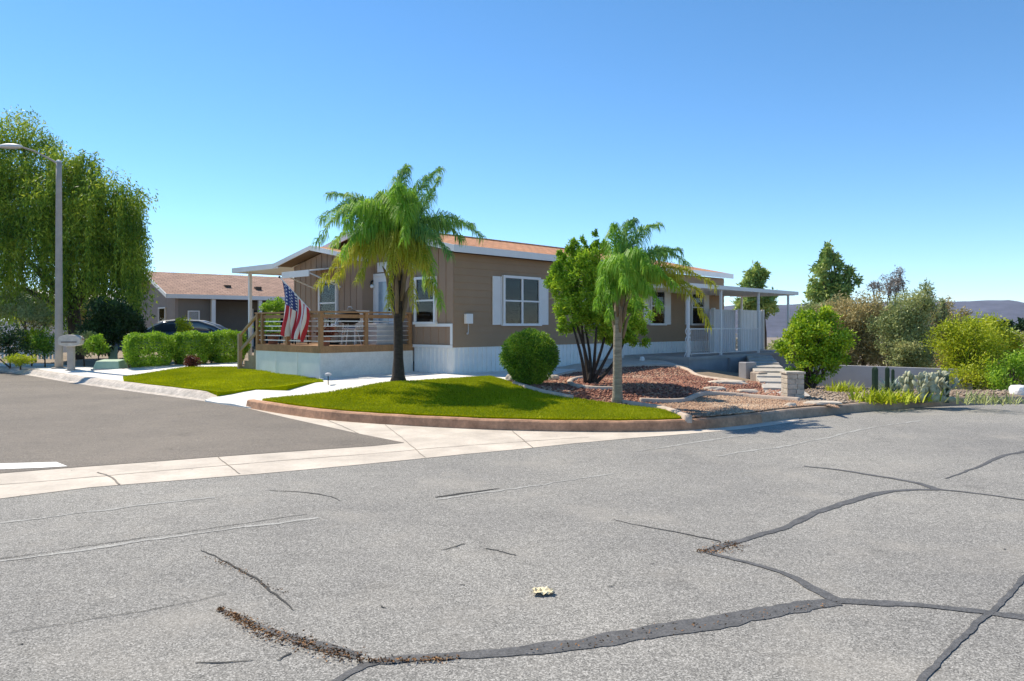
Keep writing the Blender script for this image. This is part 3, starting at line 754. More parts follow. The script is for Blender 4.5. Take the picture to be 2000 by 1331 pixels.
# door with glass, transom panel
dr = MB(TG).box(2.5, 3.3, .0, .05, 1.12, 3.02).build('door', m_white, house)
MB(TG).box(2.40, 2.499, .0, .07, 1.12, 3.10).box(3.301, 3.385, .0, .07, 1.12, 3.10).box(2.5, 3.3, .0, .07, 3.021, 3.10).build('door_frame', m_white, dr)
MB(TG).box(2.66, 3.14, .051, .058, 1.55, 2.86).build('door_glass', M('door_glass', (.30,.38,.44), .15, 3, .15, spec=.7), dr)
MB(TG).ball((2.58, .09, 2.05), .035).build('handle', m_black, dr)
MB(TG).box(2.55, 3.2, .0, .06, 3.14, 3.42).build('panel_above_door', m_white, house)
lt = MB(TG2).box(3.36, 3.39, .0, .05, 2.72, 2.86).tube([(3.375-.0, .06, 2.9), (3.375, .12, 2.88), (3.375, .13, 2.8)], .02).build('wall_lamp', m_black, house)
lt2 = MB(TG2).ball((3.33, .13, 2.74), .055).build('lamp_globe', m_blind, lt)
mb = MB(TL2).box(.36, .60, .0, .10, 1.66, 1.92).build('meter_box', m_white, house, bevel=.01)
MB(TL2).tube([(.48, .04, 1.66), (.48, .04, 1.42), (.45, .03, 1.40)], .012).ball((.46, .03, 1.40), .03).build('cable_drop', m_lgrey, mb)
# window awning with diagonal arms over the bay window
aw = MB(TB).add([(4.45,.03,3.32),(5.95,.03,3.32),(5.95,1.1,3.16),(4.45,1.1,3.16),(4.45,.03,3.36),(5.95,.03,3.36),(5.95,1.1,3.20),(4.45,1.1,3.20)],
    [(0,3,2,1),(4,5,6,7),(0,1,5,4),(1,2,6,5),(2,3,7,6),(3,0,4,7)]).box(4.45,5.95,1.101,1.13,3.02,3.205).build('window_awning', m_white, house)
for yy in (4.5, 5.9):
    MB(TB).bar((yy, 1.08, 3.12), (yy, .03, 2.75), .035, .035).build('awning_arm', m_white, aw)

# ------------------------------------------------------------------ side carport cover
cp_ = empty('carport', (*HW(-.7, 10.8), 0), 'white flat metal carport cover on slim posts beyond the deck', 'carport', rz=HA)
def loc(o, h): return o
ox, oy = -.7, 10.8
MB().box(0, 8.5, -3.2, 0, 3.52, 3.60).build('cover', m_white, cp_)
MB().box(-.03, 0, -3.2, .03, 3.46, 3.63).box(0, 8.5, 0.001, .03, 3.46, 3.63).build('fascia', m_white, cp_)
for xx in (.6, 3.4, 6.2): MB().box(xx-.05, xx+.05, -.13, -.03, .2, 3.52).build('post', m_white, cp_)

# ------------------------------------------------------------------ deck
deck = empty('wooden_deck', (*HW(0, 0), 0), 'raised wooden deck with white skirt and bar railing at the front door', 'deck', rz=HA)
X0, Y0, Y1, DZ = -2.93, 1.6, 4.85, 1.10
mb = MB(); x = X0+.05
while x < -.1:
    y1 = Y1-.05 if x+.14 < BX-.02 else BY0-.02
    mb.box(x, min(x+.14, -.03), Y0+.05, y1, DZ-.03, DZ); x += .146
mb.build('floor', m_wood, deck)
MB().box(X0, X0+.045, Y0, Y1, .93, DZ+.005).box(X0+.0451, -.022, Y0, Y0+.045, .93, DZ+.005).box(X0+.0451, BX-.02, Y1-.045, Y1, .93, DZ+.005).build('rim_board', m_wood, deck)
mb = MB(TB)
sk = MB().box(X0+.012, X0+.03, Y0+.012, Y1-.012, .1, .93)
for yy in (Y0+.02, 2.67, 3.76, Y1-.06): sk.box(X0+.003, X0+.012, yy, yy+.05, .1, .93)
sk.build('front_skirt', m_skirt, deck)
MB().box(X0+.0301, -.022, Y0+.012, Y0+.03, .1, .93).build('side_skirt', m_stucco, deck)
MB().box(X0+.0301, BX-.02, Y1-.03, Y1-.012, .1, .93).build('end_skirt', m_skirt, deck)
RT = 1.93
posts = [(X0+.05, Y0+.05), (X0+.05, 3.22), (X0+.05, Y1-.05), (X0+.05, Y1-.32), (-1.55, Y0+.05), (-.12, Y0+.05), (-1.3, Y1-.05)]
for (xx, yy) in posts: MB().box(xx-.05, xx+.05, yy-.05, yy+.05, DZ+.006, RT-.001).build('post', m_wood, deck, bevel=.006)
MB().box(X0-.02, X0+.13, Y0-.02, Y1+.02, RT, RT+.04).box(X0+.131, -.03, Y0-.02, Y0+.12, RT, RT+.04).box(X0+.131, -1.2, Y1-.12, Y1+.02, RT, RT+.04).build('cap_rail', m_wood, deck)
MB().box(X0+.03, X0+.07, Y0+.101, Y1-.38, RT-.13, RT-.04).box(X0+.101, -.17, Y0+.03, Y0+.07, RT-.13, RT-.04).build('top_rail', m_wood, deck)
for k in range(5):
    z = DZ+.12+k*.125
    m_ = MB().box(X0+.04, X0+.06, Y0+.1, Y1-.1, z-.013, z+.013).box(X0+.1, -.17, Y0+.04, Y0+.06, z-.013, z+.013).box(X0+.1, -1.3, Y1-.06, Y1-.04, z-.013, z+.013)
    m_.build('rail_bar', m_cable, deck)
# steps at the left end
mb = MB()
for k in range(4): mb.box(X0+.1, -1.5, Y1+.02+k*.28, Y1+.29+k*.28, .2, DZ-.16*(k+1))
st_ = mb.build('steps', m_woodg, deck)
for xx in (X0+.05, -1.45): MB().box(xx-.05, xx+.05, 5.82, 5.92, .2, 1.38).build('newel_post', m_woodg, deck)
MB().bar((X0+.05, Y1, 1.90), (X0+.05, 5.87, 1.32), .07, .05).build('stair_rail', m_woodg, deck)
MB().bar((X0+.05, Y1, 1.45), (X0+.05, 5.87, .9), .03, .09).build('stair_rail', m_woodg, deck)

# things on the deck
def hpos(x, y, z): a = HW(x, y); return (a[0], a[1], z)
gr = empty('kettle_grill', hpos(-1.8, 2.0, DZ), 'black kettle barbecue grill standing behind the deck railing', 'grill')
mb = MB().ball((0, 0, .68), .27, 16, 10, .55); mb.build('bowl', m_black, gr, smooth=True)
MB().ball((0, 0, .76), .275, 16, 10, .62).build('lid', m_black, gr, smooth=True)
MB().tube([(-.06, 0, .95), (-.04, 0, .99), (.04, 0, .99), (.06, 0, .95)], .014).build('handle', m_lgrey, gr)
for k in range(3):
    a = k*2.1+.4; MB().tube([(.12*math.cos(a), .12*math.sin(a), .6), (.3*math.cos(a), .3*math.sin(a), 0)], .013).build('leg', m_lgrey, gr)
def chair(loc, rz, label, mat, cush=None):
    t = empty('patio_chair', loc, label, 'chair', 'patio chairs on the deck', rz)
    MB().box(-.26, .26, -.25, .25, .40, .44).build('seat', mat, t, bevel=.01)
    b = MB()
    for i in range(6): b.box(-.25+i*.085, -.19+i*.085, .24, .27, .45, .86)
    b.box(-.26, .26, .235, .275, .86, .92).build('backrest', mat, t)
    for sx in (-.24, .24):
        for sy in (-.23, .23): MB().tube([(sx, sy, .41), (sx*1.12, sy*1.12, 0)], .018).build('leg', mat, t)
        MB().box(sx-.03, sx+.03, -.24, .27, .62, .65).build('armrest', mat, t)
        MB().tube([(sx, -.22, .42), (sx, -.22, .62)], .015).build('arm_support', mat, t)
    if cush: MB().box(-.23, .23, -.22, .22, .441, .50).build('cushion', cush, t, bevel=.02)
    return t
m_cush = M('cushion_blue', (.18, .22, .30), .1, 4, .9)
chair(hpos(-2.25, 4.0, DZ), HA+1.9, 'dark metal patio chair behind the hanging flag', m_black, m_cush)
chair(hpos(-1.15, 2.7, DZ), HA+3.3, 'white patio chair between the grill and the front door', m_white, m_cush)
tb = empty('patio_table', hpos(-1.7, 3.1, DZ), 'round glass-grey patio table in the middle of the deck', 'table')
MB().tube([(0,0,.70),(0,0,.73)], .42, 20).build('table_top', m_lgrey, tb); MB().tube([(0,0,.05),(0,0,.70)], .03).build('pedestal', m_black, tb); MB().tube([(0,0,0),(0,0,.05)], .25, 16).build('base', m_black, tb)
bx = empty('storage_box', hpos(-.75, 1.95, DZ), 'light grey resin storage box beside the deck gate end', 'box', rz=HA)
MB().box(-.4, .4, -.22, .22, 0, .50).build('body', m_lgrey, bx, bevel=.015); MB().box(-.42, .42, -.24, .24, .501, .56).build('lid', m_lgrey, bx, bevel=.015)
def pot_plant(loc, label, mat, r=.16, h=.3, n=500):
    t = empty('potted_plant', loc, label, 'plant', 'potted plants round the deck')
    MB().tube([(0,0,0),(0,0,h*.9),(0,0,h)], [r*.7, r, r*1.08], 14).build('pot', m_terr, t)
    C = rng.normal(0, r*.9, (n, 3)); C[:, 2] = np.abs(C[:, 2])*1.2+h; quads('foliage', leafquads(C, rng.normal(size=(n,3))+[0,0,.7], .10, .035), mat, t, world=False)
pot_plant(hpos(-2.6, 4.5, DZ), 'leafy potted plant at the far left corner of the deck', L_shr)
pot_plant(hpos(-2.55, 1.95, DZ), 'small potted plant at the near corner of the deck', L_red, .12, .22)

# flag
fp_tip = Vector((at(550,18.6), 18.6, zat(546,18.6))); fp_low = Vector((at(606,18.5), 18.5, zat(606,18.5)))
fl_ = empty('flag', tuple(fp_low), 'american flag hanging in folds from an angled staff on the deck', 'flag')
anchor = Vector(hpos(X0+.02, 2.45, 1.75))
MB().tube([fp_tip+(fp_tip-fp_low).normalized()*.06, fp_low, anchor], .014).build('staff', m_white, fl_, world=True)
MB().ball(tuple(fp_tip+(fp_tip-fp_low).normalized()*.08), .03).build('finial', m_black, fl_, world=True)
nh, nf = 60, 60; vv = []; uvs = []
for i in range(nh+1):
    h = i/nh
    for j in range(nf+1):
        f_ = j/nf; p = fp_tip.lerp(fp_low, h*.96)
        drop = 1.40*f_*(1-.42*h)
        fold = math.sin(h*26+1.5*math.sin(f_*4))*(.015+.055*f_)
        fold2 = math.sin(h*11+f_*2.2+1)*(.03+.06*f_)
        pull = -.05*f_*h + .03*math.sin(f_*5)
        p2 = p+Vector((pull-(h-.35)*.12*f_+fold*.35, fold+fold2, -drop-.02*math.sin(h*14)*f_))
        vv.append(tuple(p2-fp_low)); uvs.append((f_, h))
ff = [(i*(nf+1)+j, i*(nf+1)+j+1, (i+1)*(nf+1)+j+1, (i+1)*(nf+1)+j) for i in range(nh) for j in range(nf)]
fo = mesh_obj('cloth', vv, ff, m_flag, fl_, smooth=True, recalc=False)
ul = fo.data.uv_layers.new(name='UVMap')
for lp in fo.data.loops: ul.data[lp.index].uv = uvs[lp.vertex_index]

# ------------------------------------------------------------------ right patio, cover, railing, steps
pat = empty('patio_terrace', (*HW(0, 0), 0), 'raised grey concrete terrace along the right end of the house', 'terrace', rz=HA)
PZ = .63; PD = 2.45; PS0, PS1 = 7.6, 12.6
MB().box(PS0, 16.2, -PD, -.03, PZ-.10, PZ).build('slab', m_pad, pat)
MB().box(PS0+.02, 10.15, -PD+.03, -PD+.18, -.4, PZ-.1).box(10.17, PS1, -PD-.05, -PD+.16, -.5, PZ-.101).box(16.0, 16.15, -PD+.03, -.03, -1, PZ-.1).box(PS0+.02, PS0+.18, -PD+.181, -.05, -.4, PZ-.1).box(PS1+.001,15.999,-PD+.03,-PD+.18,-1,PZ-.1).build('retaining_wall', m_patiow, pat)
pc = empty('patio_cover', (*HW(0, 0), 0), 'white aluminium patio cover on slim posts over the right terrace', 'patio cover', rz=HA)
CZ = 2.86; CS0, CS1 = 7.3, 15.75; CD = 2.45
MB().box(CS0, CS1, -CD, -.05, CZ, CZ+.035).build('cover', m_white, pc)
MB().box(CS0, CS1, -CD-.04, -CD-.001, CZ-.06, CZ+.07).box(CS0-.03, CS0-.001, -CD-.04, -.05, CZ-.06, CZ+.07).box(CS1+.001, CS1+.03, -CD-.04, -.05, CZ-.06, CZ+.07).build('fascia', m_white, pc)
mb = MB(); xx = CS0+.4
while xx < CS1-.1: mb.box(xx-.025, xx+.025, -CD, -.06, CZ-.08, CZ-.001); xx += .6
mb.build('rafters', m_white, pc)
for s_ in (7.68, 9.78, 12.55, 15.1): MB().box(s_-.035, s_+.035, -PD+.05, -PD+.12, PZ+.001, CZ-.081).build('post', m_white, pc)
for s_ in (15.1,): MB().box(s_-.035, s_+.035, -.5, -.43, PZ+.001, CZ-.081).build('post', m_white, pc)
rl = empty('metal_railing', (*HW(0, 0), 0), 'white wrought metal railing with scrolls along the terrace edge', 'railing', rz=HA)
mb = MB().box(7.72, 12.5, -PD+.07, -PD+.10, PZ+.86, PZ+.89).box(7.72, 12.5, -PD+.07, -PD+.10, PZ+.08, PZ+.10); mb.build('rails', m_white, rl)
mb = MB(); xx = 7.85
while xx < 12.5: mb.box(xx-.008, xx+.008, -PD+.077, -PD+.093, PZ+.10, PZ+.86); xx += .125
mb.build('pickets', m_white, rl)
mb = MB()
for sg in (-1, 1):
    for z0_ in (.15, .42, .68):
        pts = [(7.68+sg*(.06+.10*math.sin(t*PI)), -PD+.085, PZ+z0_+t*.24) for t in np.linspace(0, 1, 9)]
        mb.tube(pts, .012, 6)
    mb.tube([(7.68+sg*(.06+.17*(1-t)), -PD+.085, PZ+.02+.2*t) for t in np.linspace(0, 1, 5)], .012, 6)
mb.build('scrollwork', m_white, rl)
vf = empty('privacy_fence', (*HW(0, 0), 0), 'tall white vinyl privacy fence panels at the end of the terrace', 'fence', rz=HA)
def vpan(a0, a1, y, z0, z1, mat, step=.16):
    mb = MB().box(a0, a1, y, y+.03, z0, z1); a = a0+step
    while a < a1: mb.box(a-.012, a+.012, y-.01, y-.001, z0, z1); a += step
    mb.box(a0, a1, y-.02, y+.04, z1+.001, z1+.06); return mb.build('panel', mat, vf)
vpan(12.0, 14.0, -.75, PZ+.002, 2.16, M('fence_pale', (.70, .70, .72), .05, 2, .6)); vpan(14.05, 15.95, -.9, PZ+.002, 2.16, m_whitev, .3)
for a in (11.95, 14.02, 16.0): MB().box(a-.05, a+.05, -.98, -.86, PZ+.002, 2.26).build('fence_post', m_white, vf)
# steps from terrace down to the street
stp = empty('garden_steps', (*P(1560,783), .12), 'pale concrete garden steps leading from the terrace down to the kerb', 'steps')
top = Vector(HW(12.25, -PD-.05)); bot = Vector(P(1541, 777)); ns = 9
dirv = (bot-top); stepv = dirv/ns; nrmv = Vector((-dirv.y, dirv.x)).normalized()
mb = MB()
for k in range(ns):
    a = top+stepv*k; c = top+stepv*(k+1)
    z = PZ-.06-(PZ-.06-.2)*k/(ns-1); wv = nrmv*.42
    v = [(a+wv), (a-wv), (c-wv), (c+wv)]
    q = [(p.x, p.y, -.6) for p in v]+[(p.x, p.y, z) for p in v]
    mb.add(q, [(0,3,2,1),(4,5,6,7),(0,1,5,4),(1,2,6,5),(2,3,7,6),(3,0,4,7)])
mb.build('treads', M('step_stone', (.45, .41, .36), .22, 5, .9, .4, 30), stp, world=True, bevel=.012)
# low blocks beside the steps
def stone_block(px, py, w, d, h, label, nb=5, rz=0):
    x, y = P(px, py); t = MB(); z = -.2
    r = random.Random(int(px)); hh = h/nb
    t.box(-w/2+.02, w/2-.02, -d/2+.02, d/2-.02, -.3, h-.03)
    for k in range(nb):
        xs = [-w/2, r.uniform(-.1, .1)*w, w/2]
        for a, c in zip(xs, xs[1:]): t.box(a+.004, c-.004, -d/2+r.uniform(-.01, .008), d/2, k*hh+.004, (k+1)*hh-.004)
    t.box(-w/2-.02, w/2+.02, -d/2-.02, d/2+.02, h, h+.04)
    o = t.build('stone_pillar', m_stone, bevel=.006); o.location = (x, y, g(x, y)); o.rotation_euler = (0, 0, rz); tag(o, label, 'pillar')
stone_block(1548, 779, .34, .34, .50, 'low square stone pillar at the foot of the garden steps')
for i, (px, py, Y_, w, h, lb) in enumerate(((1482,738,19.5,.32,.30,'white painted block beside the middle of the garden steps'),(1460,716,21.5,.4,.25,'pale block at the top of the garden steps'))):
    o = MB().box(-w/2, w/2, -.15, .15, -.3, h).build('block', m_edge if i == 0 else m_patiow, bevel=.02); o.location = (at(px, Y_), Y_, zat(py, Y_)-h/2); tag(o, lb, 'block')
    o.rotation_euler = (0, 0, .5)
# grey wall beyond the steps
wl = MB(); wa, wb = Vector((at(1585, 21.5), 21.5)), Vector((at(1900, 19.3), 19.3))
n_ = (wb-wa).normalized(); q = Vector((-n_.y, n_.x))*.08
za, zb = zat(712, 21.5), zat(722, 19.3)
wl.add([(wa.x-q.x, wa.y-q.y, -1.6), (wb.x-q.x, wb.y-q.y, -1.2), (wb.x+q.x, wb.y+q.y, -1.2), (wa.x+q.x, wa.y+q.y, -1.6), (wa.x-q.x, wa.y-q.y, za), (wb.x-q.x, wb.y-q.y, zb), (wb.x+q.x, wb.y+q.y, zb), (wa.x+q.x, wa.y+q.y, za)],
    [(0,3,2,1),(4,5,6,7),(0,1,5,4),(1,2,6,5),(2,3,7,6),(3,0,4,7)])
tag(wl.build('garden_wall', m_blueg), 'low grey rendered wall behind the cacti and succulents', 'wall')

# ------------------------------------------------------------------ neighbour house on the left
NA = math.radians(40); NC = (-17.56, 38.0)
nh_ = empty('neighbour_house', (*NC, 0), 'grey ranch house with brown shingle roof behind the hedge on the left', 'house', rz=NA)
NE, NR, NL, NW = 3.15, 4.62, 17.0, 8.0
MB().prism([(0, .2), (0, NE), (NW/2, NR-.1), (NW, NE), (NW, .2)], lambda y, z: (.3, y, z), lambda y, z: (.45, y, z)).build('gable_wall', m_grey, nh_)
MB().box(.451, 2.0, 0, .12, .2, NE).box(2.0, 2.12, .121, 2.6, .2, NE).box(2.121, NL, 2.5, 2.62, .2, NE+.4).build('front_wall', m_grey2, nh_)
nr = slab('roof', -.25, NL, [(-.5, NE+.05), (NW/2, NR), (NW+.4, NE+.05)], .06, m_roof2, nh_)
for (vx, vy, zz) in ((5, 1.0, 3.75), (7.6, 1.4, 3.85), (3.4, 1.3, 3.8), (11.5, .6, 3.55)):
    MB().box(vx-.16, vx+.16, vy-.16, vy+.16, zz-.15, zz+.06).build('roof_vent', m_bark, nr)
MB().box(-.28, NL, -.53, -.501, NE-.14, NE+.07).build('fascia', m_white, nh_)
mb = MB()
for (ya, za_, yb, zb_) in ((-.53, NE+.07, NW/2, NR+.02), (NW/2, NR+.02, NW+.43, NE+.07)):
    mb.add([(x, y, z) for x in (-.285, -.252) for y, z in ((ya, za_-.2), (ya, za_), (yb, zb_), (yb, zb_-.2))], [(0,1,2,3),(7,6,5,4),(0,4,5,1),(1,5,6,2),(2,6,7,3),(3,7,4,0)])
mb.build('rake_board', m_white, nh_)
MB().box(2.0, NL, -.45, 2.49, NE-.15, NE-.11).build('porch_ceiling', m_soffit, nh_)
for s_ in (2.1, 4.6, 7.3, 10.2, 13.2): MB().box(s_-.1, s_+.1, -.42, -.24, .2, NE-.151).build('porch_post', m_white, nh_)
TN = lambda a, o, z: (.3-o, a, z)
window(TN, 1.6, 2.9, 1.1, 2.6, 1, True, 'upper', False, par=nh_)
window(lambda a, o, z: (a, 2.5-o, z), 7.8, 9.4, 1.1, 2.5, 2, True, None, False, par=nh_)
window(lambda a, o, z: (a, -o, z), .9, 1.5, 1.3, 2.4, 1, True, 'upper', False, par=nh_)
dd = MB(lambda a, o, z: (a, 2.5-o, z)).box(5.3, 6.3, 0, .05, .4, 2.5).build('door', m_dark, nh_)
MB(lambda a, o, z: (a, 2.5-o, z)).box(5.2, 5.299, 0, .07, .4, 2.6).box(6.301, 6.4, 0, .07, .4, 2.6).build('door_frame', m_white, dd)
# far pale house behind the weeping tree
fh = empty('far_house', (at(100, 62), 62, 0), 'pale distant house half hidden behind the weeping tree', 'house')
MB().box(-3, 9, 0, 6, -1, 3.4).build('wall', M('far_wall', (.55,.50,.43), .05, 2, .8), fh)
slab('roof', -3.5, 9.5, [(-.6, 3.4), (3, 4.7), (6.6, 3.4)], .1, m_white, fh)
window(lambda a, o, z: (a, -o, z), 2.5, 3.9, 1.2, 2.5, 2, True, None, False, par=fh)
window(lambda a, o, z: (a, -o, z), 5.5, 6.9, 1.2, 2.5, 2, True, None, False, par=fh)
# pale picket fence at far left
pk = empty('picket_fence', (at(-10, 30), 30, g(at(-10, 30), 30)), 'white picket fence behind the shrubs at the left edge', 'fence')
mb = MB()
for i in range(24): mb.prism([(-.04, 0), (.04, 0), (.04, .95), (0, 1.05), (-.04, .95)], lambda x, z, i=i: (x-.9+i*.15, 0, z+.1), lambda x, z, i=i: (x-.9+i*.15, .02, z+.1))
mb.build('pickets', m_white, pk); MB().box(-1, 2.7, .021, .05, .3, .37).box(-1, 2.7, .021, .05, .85, .92).build('rails', m_white, pk)

# car behind the hedge
cx, cy = at(345, 31.5), 31.5
car = empty('parked_car', (cx, cy, g(cx, cy)), 'dark blue parked car seen over the hedge at the neighbour carport', 'car', rz=math.radians(12))
def loft(secs, name, mat, par, smooth=True):
    n = len(secs[0]); v = [p for s in secs for p in s]
    f = [(i*n+k, i*n+(k+1) % n, (i+1)*n+(k+1) % n, (i+1)*n+k) for i in range(len(secs)-1) for k in range(n)]+[tuple(range(n)), tuple(range((len(secs)-1)*n, len(secs)*n))]
    return mesh_obj(name, v, f, mat, par, smooth)
def ring(x, w, z0, z1, r=.12, n=4):
    pts = []
    for cx_, cz_, a0 in ((w-r, z1-r, 0), (-w+r, z1-r, PI/2), (-w+r*.6, z0+r*.6, PI), (w-r*.6, z0+r*.6, 1.5*PI)):
        for k in range(n+1):
            a = a0+PI/2*k/n; rr = r if cz_ > (z0+z1)/2 else r*.6; pts.append((x, cx_+rr*math.cos(a), cz_+rr*math.sin(a)))
    return pts
bo = loft([ring(x, w, z0, z1) for x, w, z0, z1 in ((-2.25,.70,.35,.75),(-2.15,.82,.25,.90),(-1.5,.88,.2,.98),(-.6,.90,.2,1.0),(.8,.90,.2,1.02),(1.7,.88,.2,1.05),(2.15,.84,.25,1.0),(2.25,.76,.35,.85))], 'body', m_carb, car)
loft([ring(x, w, .9, z1, .1) for x, w, z1 in ((-1.15,.74,1.02),(-.75,.73,1.25),(-.35,.70,1.42),(.2,.68,1.47),(1.0,.68,1.45),(1.6,.70,1.25),(2.0,.72,1.05))], 'windows', m_carglass, car)
loft([ring(x, w, z0, z1, .02) for x, w, z0, z1 in ((-.38,.64,1.40,1.432),(.2,.63,1.45,1.482),(1.05,.63,1.43,1.462),(1.2,.62,1.38,1.41))], 'roof', m_carb, car)
for sy in (-1, 1): MB().tube([(-1.13, sy*.72, 1.03), (-.75, sy*.72, 1.26), (-.36, sy*.68, 1.44), (.2, sy*.64, 1.485), (1.0, sy*.64, 1.46), (1.62, sy*.68, 1.26), (2.0, sy*.72, 1.05)], .03, 6).tube([(.45, sy*.74, 1.0), (.4, sy*.66, 1.47)], .03, 6).build('pillar', m_clampg, car)
for sx in (-1.4, 1.4):
    for sy in (-.82, .82):
        w_ = MB().tube([(sx, sy-.1, .32), (sx, sy+.1, .32)], .32, 20).build('wheel', m_tyre, car); MB().tube([(sx, sy-.11, .32), (sx, sy+.11, .32)], .19, 12).build('rim', m_lgrey, w_)
for sy in (-.55, .55): MB().ball((-2.2, sy, .68), .11).build('headlight', m_white, car)
MB().box(-.95,-.75,-1.05,-.9,.98,1.1).box(-.95,-.75,.9,1.05,.98,1.1).build('mirrors', m_carb, car)

# street lamp
lx, ly = flat(115, 722, .15)
sl = empty('street_lamp', (lx, ly, .15), 'tall grey concrete street lamp with curved arm in front of the weeping tree', 'street lamp')
pts = [(0, 0, z) for z in np.linspace(0, zat(318, ly)-.15, 10)]
MB().tube(pts, list(np.linspace(.125, .085, 10)), 16).build('pole', m_pole, sl, smooth=True)
MB().tube([(0,0,0),(0,0,.07)], .22, 16).build('base', m_pole, sl)
zt = pts[-1][2]
MB().tube([(0,0,zt),(0,0,zt+.06),(0,0,zt+.09)], [.09,.08,.02], 12).build('cap', m_clampg, sl)
MB().tube([(0,0,zt-.05),(-.35,-.02,zt+.15),(-.8,-.05,zt+.38),(-1.2,-.08,zt+.50)], [.035,.032,.03,.028], 8).build('arm', m_pole, sl)
hd = MB().ball((0,0,0), 1, 18, 10); hd.v = [(-1.55+x*.42, -.09+y*.16, zt+.50+z*(.11 if z > 0 else .06)) for x, y, z in hd.v]; hd.build('lamp_head', m_clampg, sl, smooth=True)
# mailbox
mx_, my_ = flat(139, 726, .15)
ml = empty('mailbox', (mx_, my_, .15), 'beige twin mailbox on a square post beside the street lamp', 'mailbox', rz=.25)
MB().box(-.09, .09, -.09, .09, 0, .86).box(-.13,.13,-.13,.13,0,.05).build('post', m_pole, ml)
def mbx(x0, x1, z0, z1):
    w = (x1-x0)/2; c = (x0+x1)/2; r = []
    for k in range(13): a = PI*k/12; r.append((c+w*math.cos(a), z1-.14+.14*math.sin(a)))
    for k in range(1, 12): a = PI+PI*k/12; r.append((c+w*math.cos(a)*.98, z0+.10+.10*math.sin(a)))
    return r
MB().prism(mbx(-.32, .32, .80, 1.17), lambda x, z: (x, -.22, z), lambda x, z: (x, .22, z)).build('box', m_mail, ml, bevel=.012)
MB().box(.331, .345, -.05, .12, 1.0, 1.04).box(.331,.345,-.05,-.02,1.04,1.15).build('signal_flag', m_kred, ml)
MB().box(-.22, .22, -.233, -.221, .92, .96).build('slot', m_joint, ml)
# utility box and bollard
ux, uy = P(216, 721)
ub = empty('utility_cabinet', (ux, uy, g(ux, uy)), 'low pale green utility cabinet with sloped sides on the pavement', 'utility box', rz=.05)
MB().add([(-.42,-.32,0),(.42,-.32,0),(.42,.32,0),(-.42,.32,0),(-.36,-.22,.26),(.36,-.22,.26),(.36,.28,.30),(-.36,.28,.30)], [(0,3,2,1),(4,5,6,7),(0,1,5,4),(1,2,6,5),(2,3,7,6),(3,0,4,7)]).build('body', m_green, ub, bevel=.03)
MB().box(-.45, .45, -.35, .35, -.02, .02).build('plinth', m_pad, ub)
bx_, by_ = P(221, 712)
o = MB().box(-.12, .12, -.1, .1, 0, .62).box(-.13, .13, -.11, .11, .58, .66).build('utility_post', m_green, bevel=.02); o.location = (bx_, by_, g(bx_, by_)); tag(o, 'upright pale green utility post behind the low cabinet', 'utility post')
# path light
x, y = P(641, 752)
pl = empty('path_light', (x, y, g(x, y)), 'small grey solar path light beside the deck corner', 'path light')
MB().tube([(0,0,0),(0,0,.22)], .01).build('stake', m_black, pl); MB().tube([(0,0,.20),(0,0,.24),(0,0,.26)], [.07,.07,.02], 12).build('head', m_lgrey, pl)
# litter on the road
lxp = flat(1060, 1160)
bm = bmesh.new(); bmesh.ops.create_grid(bm, x_segments=8, y_segments=6, size=.5)
for v in bm.verts: v.co = Vector((v.co.x*.11*(1+.25*random.random()), v.co.y*.085*(1+.3*random.random()), .006+random.random()*.022))
me = bpy.data.meshes.new('paper_scrap'); bm.to_mesh(me); bm.free(); me.materials.append(m_paper); o = bpy.data.objects.new('paper_scrap', me); COL.objects.link(o); o.location = (*lxp, .004)
tag(o, 'crumpled yellowish paper scrap lying on the asphalt', 'litter')

# ------------------------------------------------------------------ vegetation
def blobs_world(blobs):
    out = []
    for px, py, rx, ry, Y in blobs: out.append((np.array((at(px, Y), Y, zat(py, Y))), np.array((rx/F*Y, rx/F*Y*.9, ry/F*Y))))
    return out
def foliage(par, blobs, n, L, W, mat, clump=.16, nc=60, shell=.55, up=.0, name='crown', droop=0):
    BW = blobs_world(blobs); vol = np.array([r.prod() for _, r in BW]); ks = np.maximum(260, (vol/vol.sum()*n).astype(int)); out = []
    for (c, r), k in zip(BW, ks):
        m = max(4, int(nc*k/n)); d = nrm(rng.normal(size=(m, 3))); rad = rng.uniform(shell, 1, (m, 1)); cc = d*rad
        idx = rng.integers(0, m, k); jj = nrm(rng.normal(size=(k, 3)))*rng.uniform(0, 1, (k, 1))**.5*clump*2.1
        pos = c+(cc[idx]+jj)*r; D = rng.normal(size=(k, 3))+cc[idx]*.6; D[:, 2] += up-droop
        out.append(leafquads(pos, D, L, W))
    Q = np.concatenate(out); Q[:, :, 2] = np.maximum(Q[:, :, 2], par.location.z-.0)
    return quads(name, Q, mat, par)
def limb(mb, a, c, r0, r1, wob=.08, n=7, sides=8):
    a = Vector(a); c = Vector(c); L_ = (c-a).length
    o1 = Vector((random.uniform(-1,1), random.uniform(-1,1), random.uniform(-.3,.3)))*wob*L_
    pts = []; 
    for i in range(n):
        t = i/(n-1); p = a.lerp(c, t)+o1*math.sin(t*PI)+Vector((0,0,-.04*L_*math.sin(t*PI))); pts.append(p)
    mb.tube(pts, [r0+(r1-r0)*i/(n-1) for i in range(n)], sides)
